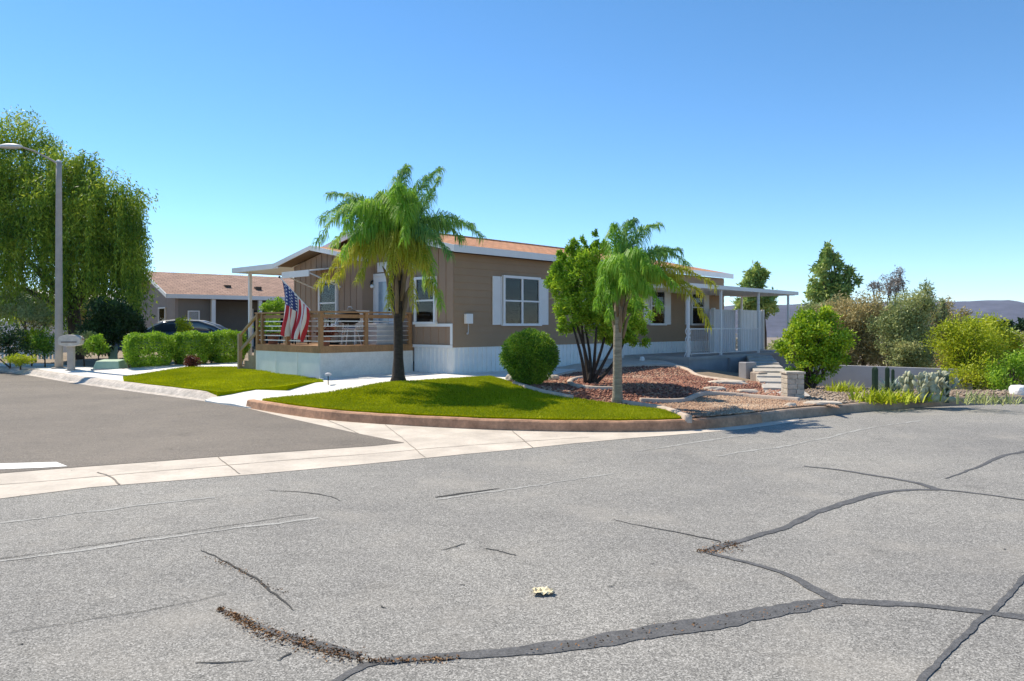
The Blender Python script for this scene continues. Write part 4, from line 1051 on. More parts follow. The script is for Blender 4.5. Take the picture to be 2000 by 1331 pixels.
def tree(name, label, cat, base, blobs, n, L, W, mat, r=.08, group=None, clump=.16, nc=60, shell=.5, up=0, droop=0, trunks=1, tmat=m_bark, crown='crown'):
    t = empty(name, base, label, cat, group)
    mb = MB(); BW = blobs_world(blobs)
    for k in range(trunks):
        b0 = Vector(base)+Vector((random.uniform(-1,1), random.uniform(-1,1), 0))*(.1 if trunks > 1 else 0)
        for c, rr in BW:
            limb(mb, b0, Vector(c)+Vector((random.uniform(-.3,.3)*rr[0], 0, random.uniform(-.2,.3)*rr[2])), r, r*.25)
            for q in range(2):
                m_ = b0.lerp(Vector(c), random.uniform(.45,.75)); limb(mb, m_, Vector(c)+Vector((random.uniform(-.7,.7)*rr[0], random.uniform(-.6,.6)*rr[1], random.uniform(-.2,.7)*rr[2])), r*.4, r*.1)
    mb.build('trunk', tmat, t, smooth=True, world=True)
    foliage(t, blobs, n, L, W, mat, clump, nc, shell, up, crown, droop)
    return t

# weeping pepper tree
PY = 30.5; bx0 = at(150, PY)
pt = empty('weeping_tree', (bx0, PY, g(bx0, PY)), 'large weeping pepper tree with hanging foliage at the left edge', 'tree')
tops = [(40,270,72,58,28.5),(105,330,60,45,27.5),(155,335,52,48,27),(190,390,50,45,26.8),(225,388,62,48,26.5),(120,395,70,52,27),(30,345,72,55,28),(190,455,72,60,26.8),(-70,340,95,80,28),(60,440,80,60,27.5),(245,440,38,45,26.5),(-150,420,80,90,28)]
tops = [(a_, b_, c_, d_, e_+3) for a_, b_, c_, d_, e_ in tops]
mb = MB(); bb = Vector((bx0, PY, .2)); fork = bb+Vector((-.15, 0, 2.1))
limb(mb, bb, fork, .30, .24, .03)
for px, py, rx, ry, Y_ in tops: limb(mb, fork, (at(px, Y_), Y_, zat(py, Y_)), .15, .03, .1)
limb(mb, bb, (at(130, 30), 30, 3.6), .2, .1, .08)
mb.build('trunk', m_bark, pt, smooth=True, world=True)
foliage(pt, tops, 36000, .17, .05, L_pep, .26, 260, .3, 0, 'crown', droop=1.2)
St = []
hangs = [(px, py, rx, ry, Y_, ln) for (px, py, rx, ry, Y_), ln in zip(tops, (1.6, 2.5, 2.2, 3.5, 4.0, 3.6, 3.2, 4.2, 3.5, 4.2, 3.6, 4))]
for px, py, rx, ry, Y_, ln in hangs:
    c = np.array((at(px, Y_), Y_, zat(py, Y_))); r = np.array((rx/F*Y_, rx/F*Y_, ry/F*Y_))*.96
    ns_ = int(30+90*r[0]*ln/4)
    ns_ = int(ns_*1.5); grp = nrm(rng.normal(size=(max(6, ns_//9), 3))); 
    for k in range(ns_):
        q = grp[k % len(grp)]; d = q*rng.uniform(.75, 1.02)+rng.normal(0, .07, 3); d[2] = abs(d[2])*.95-.2
        p0 = c+d*r; l = ln*rng.uniform(.4, 1.25); zmin = 1.0+rng.uniform(0, 1.5); l = min(l, max(.3, p0[2]-zmin)); m = int(l*17)
        t = np.linspace(0, 1, m)[:, None]; out_ = np.array((d[0], d[1], 0))*.35
        sway = rng.normal(0, .12, 3)*np.array((1,1,0))
        St.append(p0+out_*np.sqrt(t)*.6+sway*t+np.concatenate([np.zeros((m,2)), -l*t], 1)+rng.normal(0, .035, (m,3)))
C = np.concatenate(St); D = rng.normal(0, .55, C.shape); D[:, 2] -= 1.0
quads('hanging_foliage', leafquads(C, D, .17, .045), L_pep, pt)

dld = rng.normal(size=(len(dl), 3)); dld[:, 2] *= .35
lit = quads('dry_leaf_litter', leafquads(dl, dld, .017, .008), LEAF('litter', [(.05,.03,.02),(.14,.07,.03),(.30,.15,.06),(.42,.26,.12)], 0, .9, 6), None, world=False); tag(lit, kind='stuff')
# queen palms
def frond(par, a, c, b_, mat, n=70, ll=.42, wid=.02, plume=.5):
    a, c, b_ = (np.array(q, float) for q in (a, c, b_))
    bez = lambda t: a*(1-t)**2+c*2*t*(1-t)+b_*t*t
    ts = np.linspace(0, 1, 12); mb = MB(); mb.tube([tuple(bez(t)) for t in ts], list(np.linspace(.022, .004, 12)), 5)
    v = list(mb.v); f = list(mb.f)
    for i in range(n):
        for sd in (-1, 1):
            t = .10+.90*(i+random.random()*.8)/n; p = bez(t); T = bez(min(1, t+.02))-bez(max(0, t-.02)); T /= np.linalg.norm(T)+1e-9
            up_ = np.array((0,0,1.)); Sx = np.cross(T, up_); nn = np.linalg.norm(Sx); Sx = Sx/nn if nn > .05 else np.array((1.,0,0))
            Nn = np.cross(Sx, T); an = rng.normal(0, plume)
            d = (Sx*sd*math.cos(an)+Nn*math.sin(an))*.85+T*.55+rng.normal(0, .12, 3)
            d /= np.linalg.norm(d); l = ll*(math.sin(min(1, t*1.15+.12)*PI)**.5*.85+.25)*random.uniform(.75, 1.15) if t < .87 else ll*.5*random.uniform(.7, 1.1)
            d2 = d*.55+np.array((0,0,-1.0))*.9; d2 /= np.linalg.norm(d2)
            d3 = d*.2+np.array((0,0,-1.0)); d3 /= np.linalg.norm(d3)
            w = np.cross(d, rng.normal(size=3)); w /= np.linalg.norm(w)+1e-9; w *= wid/2
            p1 = p+d*l*.38; p2 = p1+d2*l*.36; p3 = p2+d3*l*.34; k = len(v)
            v += [tuple(p-w*.6), tuple(p+w*.6), tuple(p1+w), tuple(p1-w), tuple(p2+w*.8), tuple(p2-w*.8), tuple(p3)]
            f += [(k,k+1,k+2,k+3), (k+3,k+2,k+4,k+5), (k+5,k+4,k+6)]
    mesh_obj('frond', v, f, mat, par, world=True, recalc=False)
def pxp(px, py, Y): return (at(px, Y), Y, zat(py, Y))
b1 = P3(778, 748); Y1_ = b1[1]
pa = empty('queen_palm', b1, 'queen palm with dark trunk and yellow lower fronds on the lawn by the deck', 'palm tree', 'queen palms in the front yard')
tp = [(778,750),(778,735),(778,700),(778,650),(777,600),(776,560),(776,520),(777,480),(778,450)]
MB().tube([pxp(a, c, Y1_) if i else (b1[0], b1[1], b1[2]-.1) for i, (a, c) in enumerate(tp)], [.22,.135,.10,.093,.093,.105,.11,.08,.045], 14).build('trunk', m_trunkd, pa, smooth=True, world=True)
bt = MB()
for k in range(16):
    a = k*2.4; z = 600-k*8; p = Vector(pxp(776, z, Y1_)); d = Vector((math.cos(a), math.sin(a), 0))
    bt.tube([p+d*.10-Vector((0,0,.30)), p+d*.16, p+d*.20+Vector((0,0,.28)), p+d*.30+Vector((0,0,.5))], [.035,.05,.04,.012], 6)
bt.build('leaf_boots', m_boot, pa, smooth=True, world=True)
c0 = pxp(778, 470, Y1_)
FR = [ # ctrl px, tip px, ctrl depth, tip depth, material, leaflet length
 ((776,330),(795,326),0,.3,L_palm,.42),((790,340),(812,400),-.2,-.5,L_palm2,.42),((762,340),(752,420),.1,.3,L_palm2,.42),((785,330),(770,380),-.5,-.9,L_palm2,.40),((800,340),(790,470),-.6,-1.1,L_palm2,.4),((765,350),(780,460),.5,1.0,L_palm,.4),
 ((815,345),(862,330),.4,.8,L_palm,.36),((835,400),(858,345),.7,.9,L_palm,.34),
 ((860,380),(942,465),.1,.3,L_palm,.36),((850,420),(925,440),.5,.9,L_palm,.32),((830,420),(880,500),-.4,-.9,L_palm,.36),
 ((720,370),(640,380),.2,.5,L_palm,.36),((690,340),(618,475),-.1,-.2,L_palm,.42),((700,400),(650,480),.5,1.1,L_palm,.38),((705,355),(625,430),.3,.7,L_palm,.4),((730,350),(672,440),-.3,-.6,L_palm2,.42),((840,395),(905,470),.2,.4,L_palm,.36),((790,350),(830,430),.5,1.0,L_palm,.4),((755,345),(730,400),.2,.6,L_palm,.4),((735,380),(690,395),.6,1.3,L_palm,.36),((720,400),(668,500),-.5,-1.,L_palm2,.40),
 ((700,440),(622,560),-.1,-.2,L_palmy,.42),((720,440),(655,545),-.5,-.9,L_palmy,.42),((740,430),(700,550),-.6,-1.0,L_palmy,.40),((770,430),(760,600),-.9,-1.2,L_palmy,.36),
 ((800,430),(808,600),-.7,-.9,L_palmy,.34),((825,430),(862,600),-.2,-.3,L_palm2,.40),((820,440),(845,570),-.5,-.9,L_palmy,.38),((812,450),(835,560),.4,.7,L_palm,.38)]
for cpx, tpx, cd, td, mt, ll in FR: frond(pa, c0, pxp(*cpx, Y1_+cd), pxp(*tpx, Y1_+td), mt, 200, ll*1.2, .016, 1.0)
b2 = P3(1206, 790); Y2_ = b2[1]
pb = empty('queen_palm', b2, 'shorter queen palm with slim grey trunk at the end of the lawn', 'palm tree', 'queen palms in the front yard')
tp = [(1206,792),(1206,775),(1206,740),(1206,690),(1207,640),(1209,600),(1212,570),(1214,545)]
MB().tube([pxp(a, c, Y2_) if i else (b2[0], b2[1], b2[2]-.1) for i, (a, c) in enumerate(tp)], [.13,.095,.083,.077,.077,.085,.085,.05], 14).build('trunk', m_trunkg, pb, smooth=True, world=True)
bt = MB()
for k in range(12):
    a = k*2.4; z = 645-k*6; p = Vector(pxp(1209, z, Y2_)); d = Vector((math.cos(a), math.sin(a), 0))
    bt.tube([p+d*.07-Vector((0,0,.15)), p+d*.10, p+d*.13+Vector((0,0,.15)), p+d*.20+Vector((0,0,.3))], [.02,.035,.03,.008], 6)
bt.build('leaf_boots', m_boot, pb, smooth=True, world=True)
c0 = pxp(1213, 570, Y2_)
FR = [((1195,440),(1200,440),0,.2,L_palm2,.30),((1215,420),(1240,432),.1,.3,L_palm,.30),((1230,430),(1290,440),.3,.6,L_palm,.28),((1240,450),(1262,520),-.3,-.7,L_palm2,.30),
 ((1190,460),(1178,560),-.3,-.6,L_palm2,.30),((1200,450),(1220,560),-.6,-1.0,L_palm2,.30),((1215,460),(1245,600),-.5,-.9,L_palm2,.30),((1185,500),(1165,600),-.2,-.3,L_palm2,.28),
 ((1270,440),(1345,520),.2,.4,L_palm,.28),((1270,470),(1330,490),.5,.9,L_palm,.26),((1260,490),(1320,560),-.3,-.6,L_palm2,.28),((1300,470),(1388,640),0,.1,L_palmy,.26),((1280,500),(1372,575),.3,.5,L_palmy,.26),
 ((1290,480),(1400,560),-.2,-.3,L_palmy,.24),((1250,520),(1290,600),-.5,-.8,L_palm2,.26),((1195,520),(1190,620),-.4,-.6,L_palm2,.26),((1230,500),(1262,570),.5,.9,L_palm2,.28),((1220,440),(1222,500),.4,.8,L_palm2,.30)]
for cpx, tpx, cd, td, mt, ll in FR: frond(pb, c0, pxp(*cpx, Y2_+cd), pxp(*tpx, Y2_+td), mt, 190, ll*1.3, .015, 1.0)

# multi-trunk shrub tree
b3 = P3(1150, 752); Y3 = b3[1]
mt_ = empty('multi_trunk_tree', b3, 'bushy multi-trunk tree with upright pointed tips in the mulch bed', 'tree')
mb = MB()
for (tx, ty, dy) in ((1120,640,-.2),(1135,620,.1),(1143,640,.3),(1165,640,-.1),(1185,640,.2),(1225,650,.3),(1205,660,-.1),(1112,600,.2)):
    limb(mb, (b3[0]+random.uniform(-.08,.08), b3[1]+random.uniform(-.08,.08), b3[2]-.05), pxp(tx, ty, Y3+dy), .045, .02, .06)
mb.build('trunk', m_trunkd, mt_, smooth=True, world=True)
bl = [(1125,560,52,68,Y3),(1095,560,30,50,Y3),(1150,530,42,52,Y3),(1145,600,48,50,Y3+.1),(1105,625,30,35,Y3-.1),(1170,600,35,55,Y3+.2),(1225,625,48,50,Y3+.3),(1200,650,40,38,Y3+.2),(1238,650,32,30,Y3+.2),(1115,500,24,34,Y3),(1170,500,26,34,Y3)]
bl += [(1133,478,8,26,Y3),(1160,470,8,28,Y3),(1108,500,8,24,Y3),(1180,490,8,24,Y3),(1120,492,7,24,Y3+.1),(1147,490,7,22,Y3),(1092,520,7,22,Y3)]
foliage(mt_, bl, 32000, .075, .030, L_shr, .13, 260, .45, .5)

# round clipped bush
b4 = P3(1035, 754); Y4 = b4[1]
rb = empty('clipped_bush', b4, 'round clipped green bush in the bed beside the lawn', 'bush')
R4 = 55/F*Y4; n = 30000
d = nrm(rng.normal(size=(n, 3))); lump = 1+.07*np.sin(d[:, 0]*9+1)*np.sin(d[:, 2]*8)*np.cos(d[:, 1]*7)+.035*np.sin(d[:, 0]*21+2)*np.sin(d[:, 2]*19)+.03*rng.normal(size=n)
rad = (1-.8*rng.random(n)**2)*lump
C = d*rad[:, None]*np.array((R4, R4, R4*.98))
tap = np.where(C[:, 2] < 0, 1+.30*C[:, 2]/R4, 1); C[:, :2] *= tap[:, None]
C += np.array(pxp(1035, 700, Y4))
quads('foliage', leafquads(C, d+rng.normal(0, .6, (n, 3)), .05, .022), L_bush, rb)
mb = MB()
for k in range(10):
    a = k*.63; limb(mb, (b4[0], b4[1], b4[2]-.03), (b4[0]+math.cos(a)*R4*.6, b4[1]+math.sin(a)*R4*.6, b4[2]+R4*1.0), .025, .008)
mb.build('stems', m_bark, rb, world=True)

# hedge on the left: three clipped shrubs
for i, (pa_, pb_, ya, yb, lb) in enumerate(((243,338,23.6,24.4,'leftmost rounded clipped shrub of the hedge beside the green cabinet'),(336,408,24.6,25.3,'middle clipped shrub of the hedge above the small red plant'),(404,478,25.4,26.4,'rightmost clipped shrub of the hedge next to the deck steps'))):
    A = np.array((at(pa_, ya), ya)); B = np.array((at(pb_, yb), yb)); Lh = np.linalg.norm(B-A); cxy = (A+B)/2; zg = g(*cxy)
    t = empty('hedge_shrub', (cxy[0], cxy[1], zg), lb, 'hedge', 'clipped hedge shrubs on the left')
    n = 11000; q = rng.uniform(-1, 1, (n, 3)); 
    e = np.abs(q)**3.4; s_ = (e.sum(1))**(-1/3.4); shell = (1-.22*rng.random(n)**1.6)
    q = q*s_[:, None]*shell[:, None]; q *= (1+.07*np.sin(q[:, 0:1]*7+i)*np.cos(q[:, 2:3]*6)+.04*np.sin(q[:, 0:1]*17+i)*np.sin(q[:, 1:2]*9)+.025*rng.normal(size=(n, 1)))
    hh = (zat(651-2*i, (ya+yb)/2)-zg)/2; dirn = (B-A)/Lh; nn = np.array((-dirn[1], dirn[0]))
    zz = q[:, 2]; tw = np.where(zz < 0, 1+.12*zz, 1)
    Cx = cxy[0]+dirn[0]*q[:, 0]*Lh/2*1.03*tw+nn[0]*q[:, 1]*.5*tw; Cy = cxy[1]+dirn[1]*q[:, 0]*Lh/2*1.03*tw+nn[1]*q[:, 1]*.5*tw; Cz = zg+hh-.02+zz*hh*1.02
    C = np.stack([Cx, Cy, Cz], 1); quads('foliage', leafquads(C, rng.normal(size=(n, 3))+[0,0,.5], .075, .035), L_hedge, t)
    mb = MB()
    for k in range(5):
        p = A+(B-A)*(k+.5)/5; limb(mb, (p[0], p[1], zg-.05), (p[0], p[1], zg+hh*1.4), .03, .01)
    mb.build('stems', m_bark, t, world=True)

def shrub(px, py, rx, ry, Y, label, mat, n=4000, L=.08, W=.035, name='shrub', cat='shrub', zb=None, extra=(), clump=.2, nc=50, up=.2, group=None):
    x = at(px, Y); zb = g(x, Y) if zb is None else zb
    return tree(name, label, cat, (x, Y, zb), [(px, py, rx, ry, Y)]+list(extra), n, L, W, mat, .03, group, clump, nc, .35, up)
GL = 'shrubs under the weeping tree'
for px, py, rx, ry, Y_, mt, lb in ((60,600,60,36,44,L_oli,'grey green tree far behind the weeping tree near the street lamp'),(170,605,40,30,46,L_brn,'brownish tree seen through the gap under the weeping tree'),(-60,590,70,50,42,L_con,'dark tree behind the picket fence at the left edge')):
    tree('background_tree', lb, 'tree', (at(px, Y_), Y_, .2), [(px,py,rx,ry,Y_),(px+rx*.5,py+14,rx*.6,ry*.8,Y_+1)], 6000, .20, .08, mt, .12, 'trees far behind the weeping tree', .22, 70, .3)
shrub(215,625,45,45,27.0,'dark leafy shrub left of the hedge under the weeping tree', L_dark, 9000, .14, .06, extra=((195,660,35,35,26.5),(245,655,28,40,27)), group=GL)
shrub(165,672,24,22,25.8,'mid green shrub right of the mailbox', L_oli, 2500, .10, .045, group=GL)
shrub(190,675,20,18,25.2,'light green shrub behind the green utility post', L_hedge, 2000, .10, .04, group=GL)
shrub(20,675,38,34,25.6,'dark green shrub at the left edge behind the pavement', L_dark, 4000, .10, .045, extra=((-40,675,40,36,25.6),), group=GL)
shrub(62,662,26,20,26.4,'yellow and green shrub left of the street lamp', L_yel, 2500, .09, .04, group=GL)
shrub(88,672,24,24,26.0,'round mid green shrub just left of the street lamp', L_bush, 3000, .08, .035, group=GL)
shrub(70,610,50,28,29.0,'pale feathery shrub behind the shrubs near the street lamp', L_oli, 4000, .12, .04, extra=((30,590,40,30,29.5),), group=GL)
shrub(358,640,14,20,28.0,'thin yellow green shrub rising in front of the car', L_yel, 1200, .10, .04)
shrub(268,640,18,22,29.0,'dark bush left of the parked car', L_dark, 2500, .12, .05)
shrub(532,598,24,14,30.5,'pale green small tree near the neighbour porch', L_hedge, 2500, .12, .05, name='small_tree', cat='tree', extra=((535,625,24,16,30),))
shrub(374,707,14,12,23.0,'small dark red plant at the foot of the hedge', L_red, 1400, .07, .025, name='red_plant', cat='plant')
shrub(40,702,26,10,24.6,'low yellow green groundcover plant at the left kerb side', L_yel, 1500, .08, .03, name='low_plant', cat='plant')

# right side vegetation
def gz(px, Y): return g(at(px, Y), Y)
tree('citrus_tree', 'round bright green citrus tree behind the stone pillar', 'tree', (at(1578, 19.3), 19.3, gz(1578,19.3)-.1), [(1595,665,58,52,19.3),(1555,665,34,45,19.3),(1630,690,34,40,19.2),(1590,630,40,30,19.4),(1590,712,50,30,19.2)], 15000, .09, .045, L_cit, .06, trunks=2, clump=.15, nc=150, shell=.5)
tree('conifer_tree', 'tall dark conifer with a pointed top beyond the citrus tree', 'tree', (at(1620, 38), 38, -2.2), [(1626,494,17,27,38),(1616,522,24,26,38),(1642,528,19,24,38),(1605,550,27,26,38),(1648,552,24,26,38),(1598,575,22,22,38),(1625,580,30,30,38),(1655,580,18,26,38),(1622,612,48,34,38)], 13000, .24, .09, L_con, .14, clump=.2, nc=130, shell=.4)
GB = 'brown and olive shrubs on the slope'
tree('dry_shrub', 'tall reddish brown shrub left of the olive tree on the slope', 'shrub', (at(1665, 27), 27, -1.2), [(1660,645,62,66,27),(1630,625,40,45,27.5),(1705,625,40,50,27),(1640,690,45,40,26.5),(1700,685,45,40,26.6)], 26000, .12, .04, L_brn, .06, GB, clump=.2, nc=160, shell=.2, trunks=2)
tree('olive_tree', 'grey green olive-like tree in the middle of the right slope', 'tree', (at(1770, 25), 25, -.9), [(1790,690,50,40,24.8),(1780,640,50,70,25),(1800,600,40,42,25),(1740,650,40,60,25),(1835,625,22,35,25.5),(1770,690,55,35,24.6),(1845,600,12,30,25.5)], 26000, .10, .035, L_oli, .08, clump=.18, nc=170, shell=.25, trunks=2)
tree('dead_tree', 'sparse grey leafless tree top sticking up behind the brown shrub', 'tree', (at(1745, 33), 33, -1.8), [(1740,560,24,26,33),(1755,535,14,18,33),(1705,560,14,14,33)], 1800, .16, .03, L_gry, .07, clump=.25, nc=60, shell=.2, trunks=2)
tree('yellow_green_bush', 'large yellow green bush right of the pale cactus', 'bush', (at(1890, 19.8), 19.8, -.35), [(1880,682,58,66,19.8),(1915,670,48,50,20),(1850,665,34,38,20),(1900,735,60,42,19.2),(1850,645,26,27,20),(1895,636,34,26,20),(1945,690,30,38,20.4)], 17000, .08, .028, L_yel, .05, clump=.2, nc=200, shell=.25, trunks=3)
tree('tan_shrub', 'tall loose tan and olive shrub filling the gap right of the olive tree', 'shrub', (at(1850, 30), 30, -1.6), [(1835,620,34,40,30),(1870,640,34,34,30),(1850,680,50,40,30)], 12000, .13, .045, L_brn, .06, GB, clump=.2, nc=110, shell=.25, trunks=2)
tree('olive_shrub', 'olive green shrub behind the yellow green bush towards the right edge', 'shrub', (at(1930, 27), 27, -1.5), [(1930,655,44,34,27),(1965,680,36,34,27),(1900,650,34,30,27)], 12000, .12, .04, L_yel, .05, GB, clump=.2, nc=110, shell=.25, trunks=2)
tree('olive_shrub', 'dull olive shrub between the conifer and the citrus tree', 'shrub', (at(1600, 30), 30, -1.6), [(1600,620,34,36,30),(1570,650,28,34,30)], 9000, .13, .045, L_oli, .06, GB, clump=.2, nc=80, shell=.25, trunks=2)
tree('green_bush', 'mid green bush at the right edge above the kerb', 'bush', (at(1975, 18.6), 18.6, -.2), [(1975,725,36,40,18.6),(1950,750,28,30,18.2),(2020,720,50,50,19)], 8000, .08, .03, L_shr, .05, clump=.2, nc=90, shell=.25, trunks=2)
tree('dark_tree', 'dark green distant tree crown at the right edge below the mountain', 'tree', (at(1980, 60), 60, -6), [(1975,648,24,18,60),(1945,655,22,15,62),(2010,645,25,20,60)], 4500, .35, .16, L_dark, .15, clump=.2, nc=60, shell=.3)
tree('pale_dry_shrub', 'pale straw coloured dry shrub at the far right edge', 'shrub', (at(1990, 30), 30, -1.9), [(1990,670,24,18,30),(1960,685,22,14,30)], 3500, .12, .04, LEAF('straw', [(.25,.2,.12),(.45,.38,.26),(.6,.52,.4)], .2), .03, clump=.3, nc=40, shell=.2)
tree('background_tree', 'grey green tree behind the patio cover at the end of the house', 'tree', (at(1478, 42), 42, -2), [(1482,535,22,18,42),(1470,560,26,24,42),(1490,590,30,28,42),(1460,598,26,16,42)], 7500, .26, .09, L_con, .12, clump=.2, nc=70, shell=.35)
for i, (px, Y, h, mt, lb) in enumerate(((1420,48,1.5,L_brn,'low brown shrub on the slope seen under the patio cover'),(1560,40,2.2,L_oli,'olive shrub seen between the patio cover and the conifer'),(1530,34,1.6,L_oli,'grey green shrub right of the white privacy fence'),(1900,34,3.0,L_oli,'olive shrub behind the large yellow green bush'),(1960,42,3.0,L_con,'dark shrub on the slope below the distant dark tree'))):
    tree('slope_shrub', lb, 'shrub', (at(px, Y), Y, -2.6), [(px, 637+F*(CH-(-1.6+h*.35))/Y*.45, 30, 24, Y)], 2500, .16, .06, mt, .05, GB, clump=.25, nc=40, shell=.2)
# far scrub (uncountable)
n = 90000
ang = rng.uniform(-.1, 1.0, n); dist = 60*np.exp(rng.uniform(0, 2.2, n)); X = np.sin(ang)*dist; Yc = np.cos(ang)*dist
w = np.clip((dist-45)/60, 0, 1); w = w*w*(3-2*w); zf = -2*(1-w)-14*w-np.clip((dist-150)/1500, 0, 1)*25
cl = rng.integers(0, 700, n); cp2 = rng.random((700, 2)); ang2 = -.1+cp2[cl, 0]*1.1; dist2 = 62*np.exp(cp2[cl, 1]*2.2)
w = np.clip((dist2-45)/60, 0, 1); w = w*w*(3-2*w); zf = -2*(1-w)-14*w-np.clip((dist2-150)/1500, 0, 1)*25
sz = dist2**.5*.28
C = np.stack([np.sin(ang2)*dist2, np.cos(ang2)*dist2, zf], 1)+nrm(rng.normal(size=(n,3)))*rng.uniform(.2,1,(n,1))*sz[:, None]*np.array((1,1,.8))+np.array((0,0,1))*sz[:, None]*.5
Q = leafquads(C, rng.normal(size=(n,3)), 1, .5); mid = Q.mean(1, keepdims=True); Q = mid+(Q-mid)*(sz[:, None, None]*.22)
me_o = quads('distant_scrub', Q, LEAF('scrub', [(.03,.04,.02),(.07,.09,.03),(.13,.14,.05),(.2,.17,.09)], .15, clump=.05), None, world=False)
tag(me_o, kind='stuff')

# succulents and cacti
def rosette(px, py, n, ln, wd, mat, label, name='succulent', spread=1.0, cat='plant', group='succulents in the planting strip'):
    x, y = P(px, py); t = empty(name, (x, y, g(x, y)), label, cat, group); v = []; f = []
    for k in range(n):
        ox_, oy_ = random.gauss(0, .22)*spread, random.gauss(0, .16)*spread; a = random.uniform(0, 2*PI); e = random.uniform(.5, 1.35); l = ln*random.uniform(.6, 1.15)
        d = Vector((math.cos(a)*math.cos(e), math.sin(a)*math.cos(e), math.sin(e))); s = Vector((-math.sin(a), math.cos(a), 0))*wd/2
        p0 = Vector((ox_, oy_, -.01)); p1 = p0+d*l*.5; d2 = (d+Vector((math.cos(a), math.sin(a), -.2))*.35).normalized(); p2 = p1+d2*l*.5; q = len(v)
        v += [tuple(p0-s), tuple(p0+s), tuple(p1+s), tuple(p1-s), tuple(p2)]; f += [(q,q+1,q+2,q+3), (q+3,q+2,q+4)]
    mesh_obj('leaves', v, f, mat, t, recalc=False)
rosette(1648, 768, 150, .34, .03, L_yel, 'yellow green spiky succulent left in front of the grey wall', spread=.9)
rosette(1715, 786, 170, .36, .03, L_yel, 'yellow green succulent clump under the columnar cacti near the kerb', spread=1.1)
rosette(1762, 783, 130, .30, .03, L_yel, 'yellow green succulent clump just left of the prickly pear', spread=1.0)
rosette(1740, 768, 120, .42, .05, LEAF('blue_agave', [(.2,.3,.22),(.35,.45,.36),(.5,.58,.5)], .1), 'pale blue green agave in front of the grey wall', spread=.4)
rosette(1905, 787, 70, .30, .02, L_oli, 'dry grassy clump below the large yellow green bush', spread=1.4)
rosette(1940, 787, 60, .28, .02, L_oli, 'straw green grass clump right beside the kerb at the bush foot', spread=1.2)
def column_cactus(px, py, h, r, label):
    x, y = P(px, py); pts = []; n = 16; v = []; 
    for j, z in enumerate(list(np.linspace(-.05, h*.9, 8))+[h*.96, h]):
        rr = r*(1 if j < 8 else (.75 if j == 8 else .2))
        for k in range(n*2):
            a = PI*k/n; q = rr*(1 if k % 2 else .8); v.append((q*math.cos(a), q*math.sin(a), z))
    m = n*2; f = [(i*m+k, i*m+(k+1) % m, (i+1)*m+(k+1) % m, (i+1)*m+k) for i in range(9) for k in range(m)]+[tuple(range(m)), tuple(range(9*m, 10*m))]
    o = mesh_obj('columnar_cactus', v, f, m_cactus); o.location = (x, y, g(x, y)); tag(o, label, 'cactus', 'columnar cacti by the grey wall')
column_cactus(1709, 775, .62, .06, 'leftmost and thickest dark columnar cactus before the grey wall')
column_cactus(1733, 772, .60, .045, 'dark columnar cactus second from the left before the grey wall')
column_cactus(1744, 768, .55, .035, 'thin dark columnar cactus beside the pale agave')
column_cactus(1776, 768, .36, .035, 'short dark columnar cactus left of the prickly pear')
column_cactus(1848, 782, .50, .05, 'dark columnar cactus right of the prickly pear')
x, y = P(1815, 782)
pp = empty('prickly_pear', (x, y, g(x, y)), 'pale prickly pear cactus with stacked flat pads', 'cactus')
mb = MB(); mb.tube([(x-.5, y, g(x-.5, y)+.01), (x, y+.02, g(x, y)+.04), (x+.5, y, g(x+.5, y)+.01)], [.03, .07, .03], 8) if False else mb.tube([(-.5, 0, .01), (0, .02, .04), (.5, 0, .01)], [.05, .10, .05], 8)
stack = [((random.uniform(-.42,.42), random.uniform(-.2,.2), .0), random.uniform(-.6,.6), 0) for _ in range(16)]
while stack and len(mb.v) < 70*170:
    p, tilt, lev = stack.pop(0); r = random.uniform(.05, .085)*(1-.08*lev); a = random.uniform(0, PI)
    up_ = Vector((math.sin(tilt)*math.cos(a), math.sin(tilt)*math.sin(a)*.5, math.cos(tilt))).normalized(); c = Vector(p)+up_*r*1.1
    ax = Vector((math.cos(a+PI/2), math.sin(a+PI/2), 0)); nn = up_.cross(ax).normalized(); b_ = MB().ball((0,0,0), 1, 10, 6)
    mb.add([c+nn*q[0]*.022+ax*q[1]*r*.8+up_*q[2]*r*1.25 for q in b_.v], b_.f)
    if lev < 3+(len(stack) % 2):
        for _ in range(random.choice((1, 2, 2)) if lev < 3 else 1): stack.append((tuple(c+up_*r*1.1+ax*random.uniform(-.5,.5)*r), tilt*.5+random.uniform(-.7,.7), lev+1))
mb.build('pads', m_pear, pp, smooth=True)

# ------------------------------------------------------------------ mountains
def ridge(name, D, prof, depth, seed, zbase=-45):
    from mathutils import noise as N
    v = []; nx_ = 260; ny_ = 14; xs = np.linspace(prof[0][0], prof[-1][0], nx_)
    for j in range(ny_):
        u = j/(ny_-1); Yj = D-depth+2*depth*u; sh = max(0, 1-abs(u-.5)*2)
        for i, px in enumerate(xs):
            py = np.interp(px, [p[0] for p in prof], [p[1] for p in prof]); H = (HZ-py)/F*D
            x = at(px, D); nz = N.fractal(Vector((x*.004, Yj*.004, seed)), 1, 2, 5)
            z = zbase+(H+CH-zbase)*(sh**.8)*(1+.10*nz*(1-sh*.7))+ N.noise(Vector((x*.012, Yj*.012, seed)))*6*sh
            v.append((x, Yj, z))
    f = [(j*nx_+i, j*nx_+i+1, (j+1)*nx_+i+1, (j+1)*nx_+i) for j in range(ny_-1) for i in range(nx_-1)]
    return tag(mesh_obj(name, v, f, m_mount, smooth=True), kind='structure')
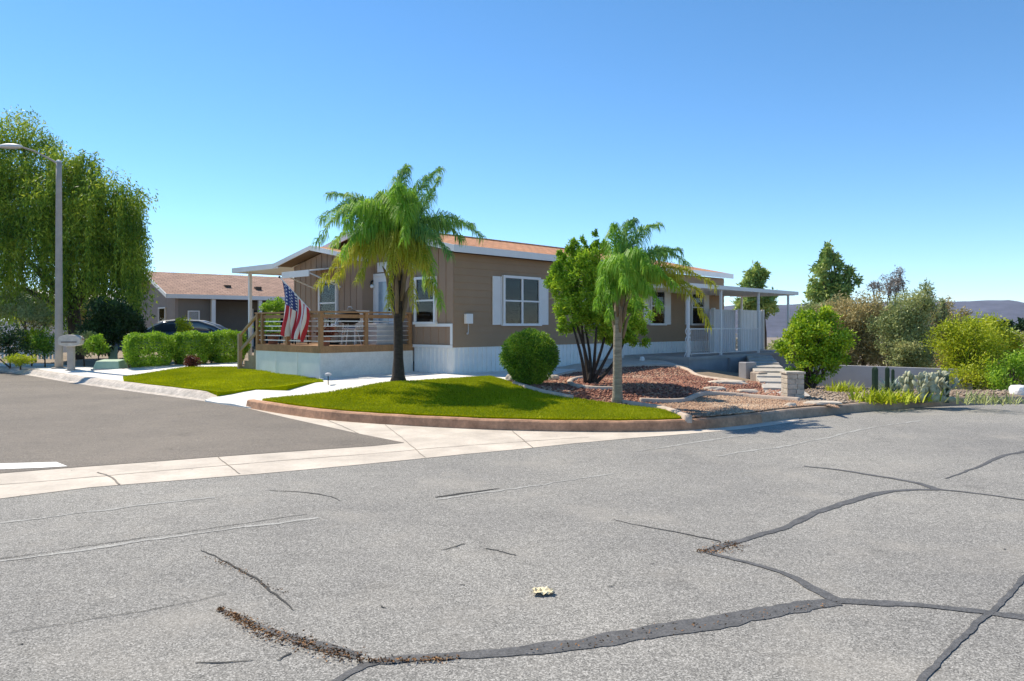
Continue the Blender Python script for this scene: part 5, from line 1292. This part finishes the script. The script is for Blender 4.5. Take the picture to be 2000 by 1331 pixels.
ridge('hills', 3400, [(-600,628),(300,622),(900,612),(1300,598),(1450,594),(1550,592),(1700,588),(1800,586),(1860,585),(1920,584),(1965,586),(1990,594),(2010,600),(2100,606),(2400,618),(3200,630)], 800, 3.3)

# air
mh, nt, b, out = newmat('air')
nt.nodes.remove(b); vol = nt.nodes.new('ShaderNodeVolumePrincipled'); vol.inputs['Color'].default_value = (.72, .80, 1, 1); vol.inputs['Density'].default_value = .00006
nt.links.new(vol.outputs[0], out.inputs['Volume'])
o = MB().box(-5100, 5100, -3100, 5100, -60, 230).build('haze', mh); tag(o, kind='stuff')

# ------------------------------------------------------------------ light, camera
az = math.atan2(-.76, .65); el = math.radians(50)
sv = Vector((math.sin(az)*math.cos(el), math.cos(az)*math.cos(el), math.sin(el)))
ld = bpy.data.lights.new('sun', 'SUN'); ld.energy = 4.2; ld.angle = math.radians(.5); ld.color = (1, .91, .76)
lo = bpy.data.objects.new('sun', ld); COL.objects.link(lo); lo.rotation_euler = (-sv).to_track_quat('-Z', 'Y').to_euler(); lo.location = (-20, 20, 30)
wd = bpy.data.worlds.new('World'); S.world = wd; wd.use_nodes = True; nt = wd.node_tree
bg = nt.nodes['Background']; sky = nt.nodes.new('ShaderNodeTexSky'); sky.sky_type = 'NISHITA'; sky.sun_disc = False
sky.sun_elevation = el; sky.sun_rotation = az % (2*PI); sky.altitude = 1500; sky.air_density = .8; sky.dust_density = .0; sky.ozone_density = 3.0
hs = nt.nodes.new('ShaderNodeHueSaturation'); hs.inputs['Hue'].default_value = .493; hs.inputs['Saturation'].default_value = 1.16
nt.links.new(sky.outputs[0], hs.inputs['Color']); nt.links.new(hs.outputs[0], bg.inputs[0]); bg.inputs[1].default_value = .138
cam = bpy.data.cameras.new('camera'); co = bpy.data.objects.new('camera', cam); COL.objects.link(co)
cam.sensor_width = 36; cam.lens = F/2000*36; cam.shift_y = -(665.5-HZ)/2000; cam.clip_end = 20000; cam.clip_start = .1
co.location = (0, 0, CH); co.rotation_euler = (PI/2, 0, 0); S.camera = co
S.view_settings.view_transform = 'Standard'; S.view_settings.look = 'None'; S.view_settings.exposure = 0.66; S.view_settings.gamma = 1
S.cycles.volume_bounces = 0
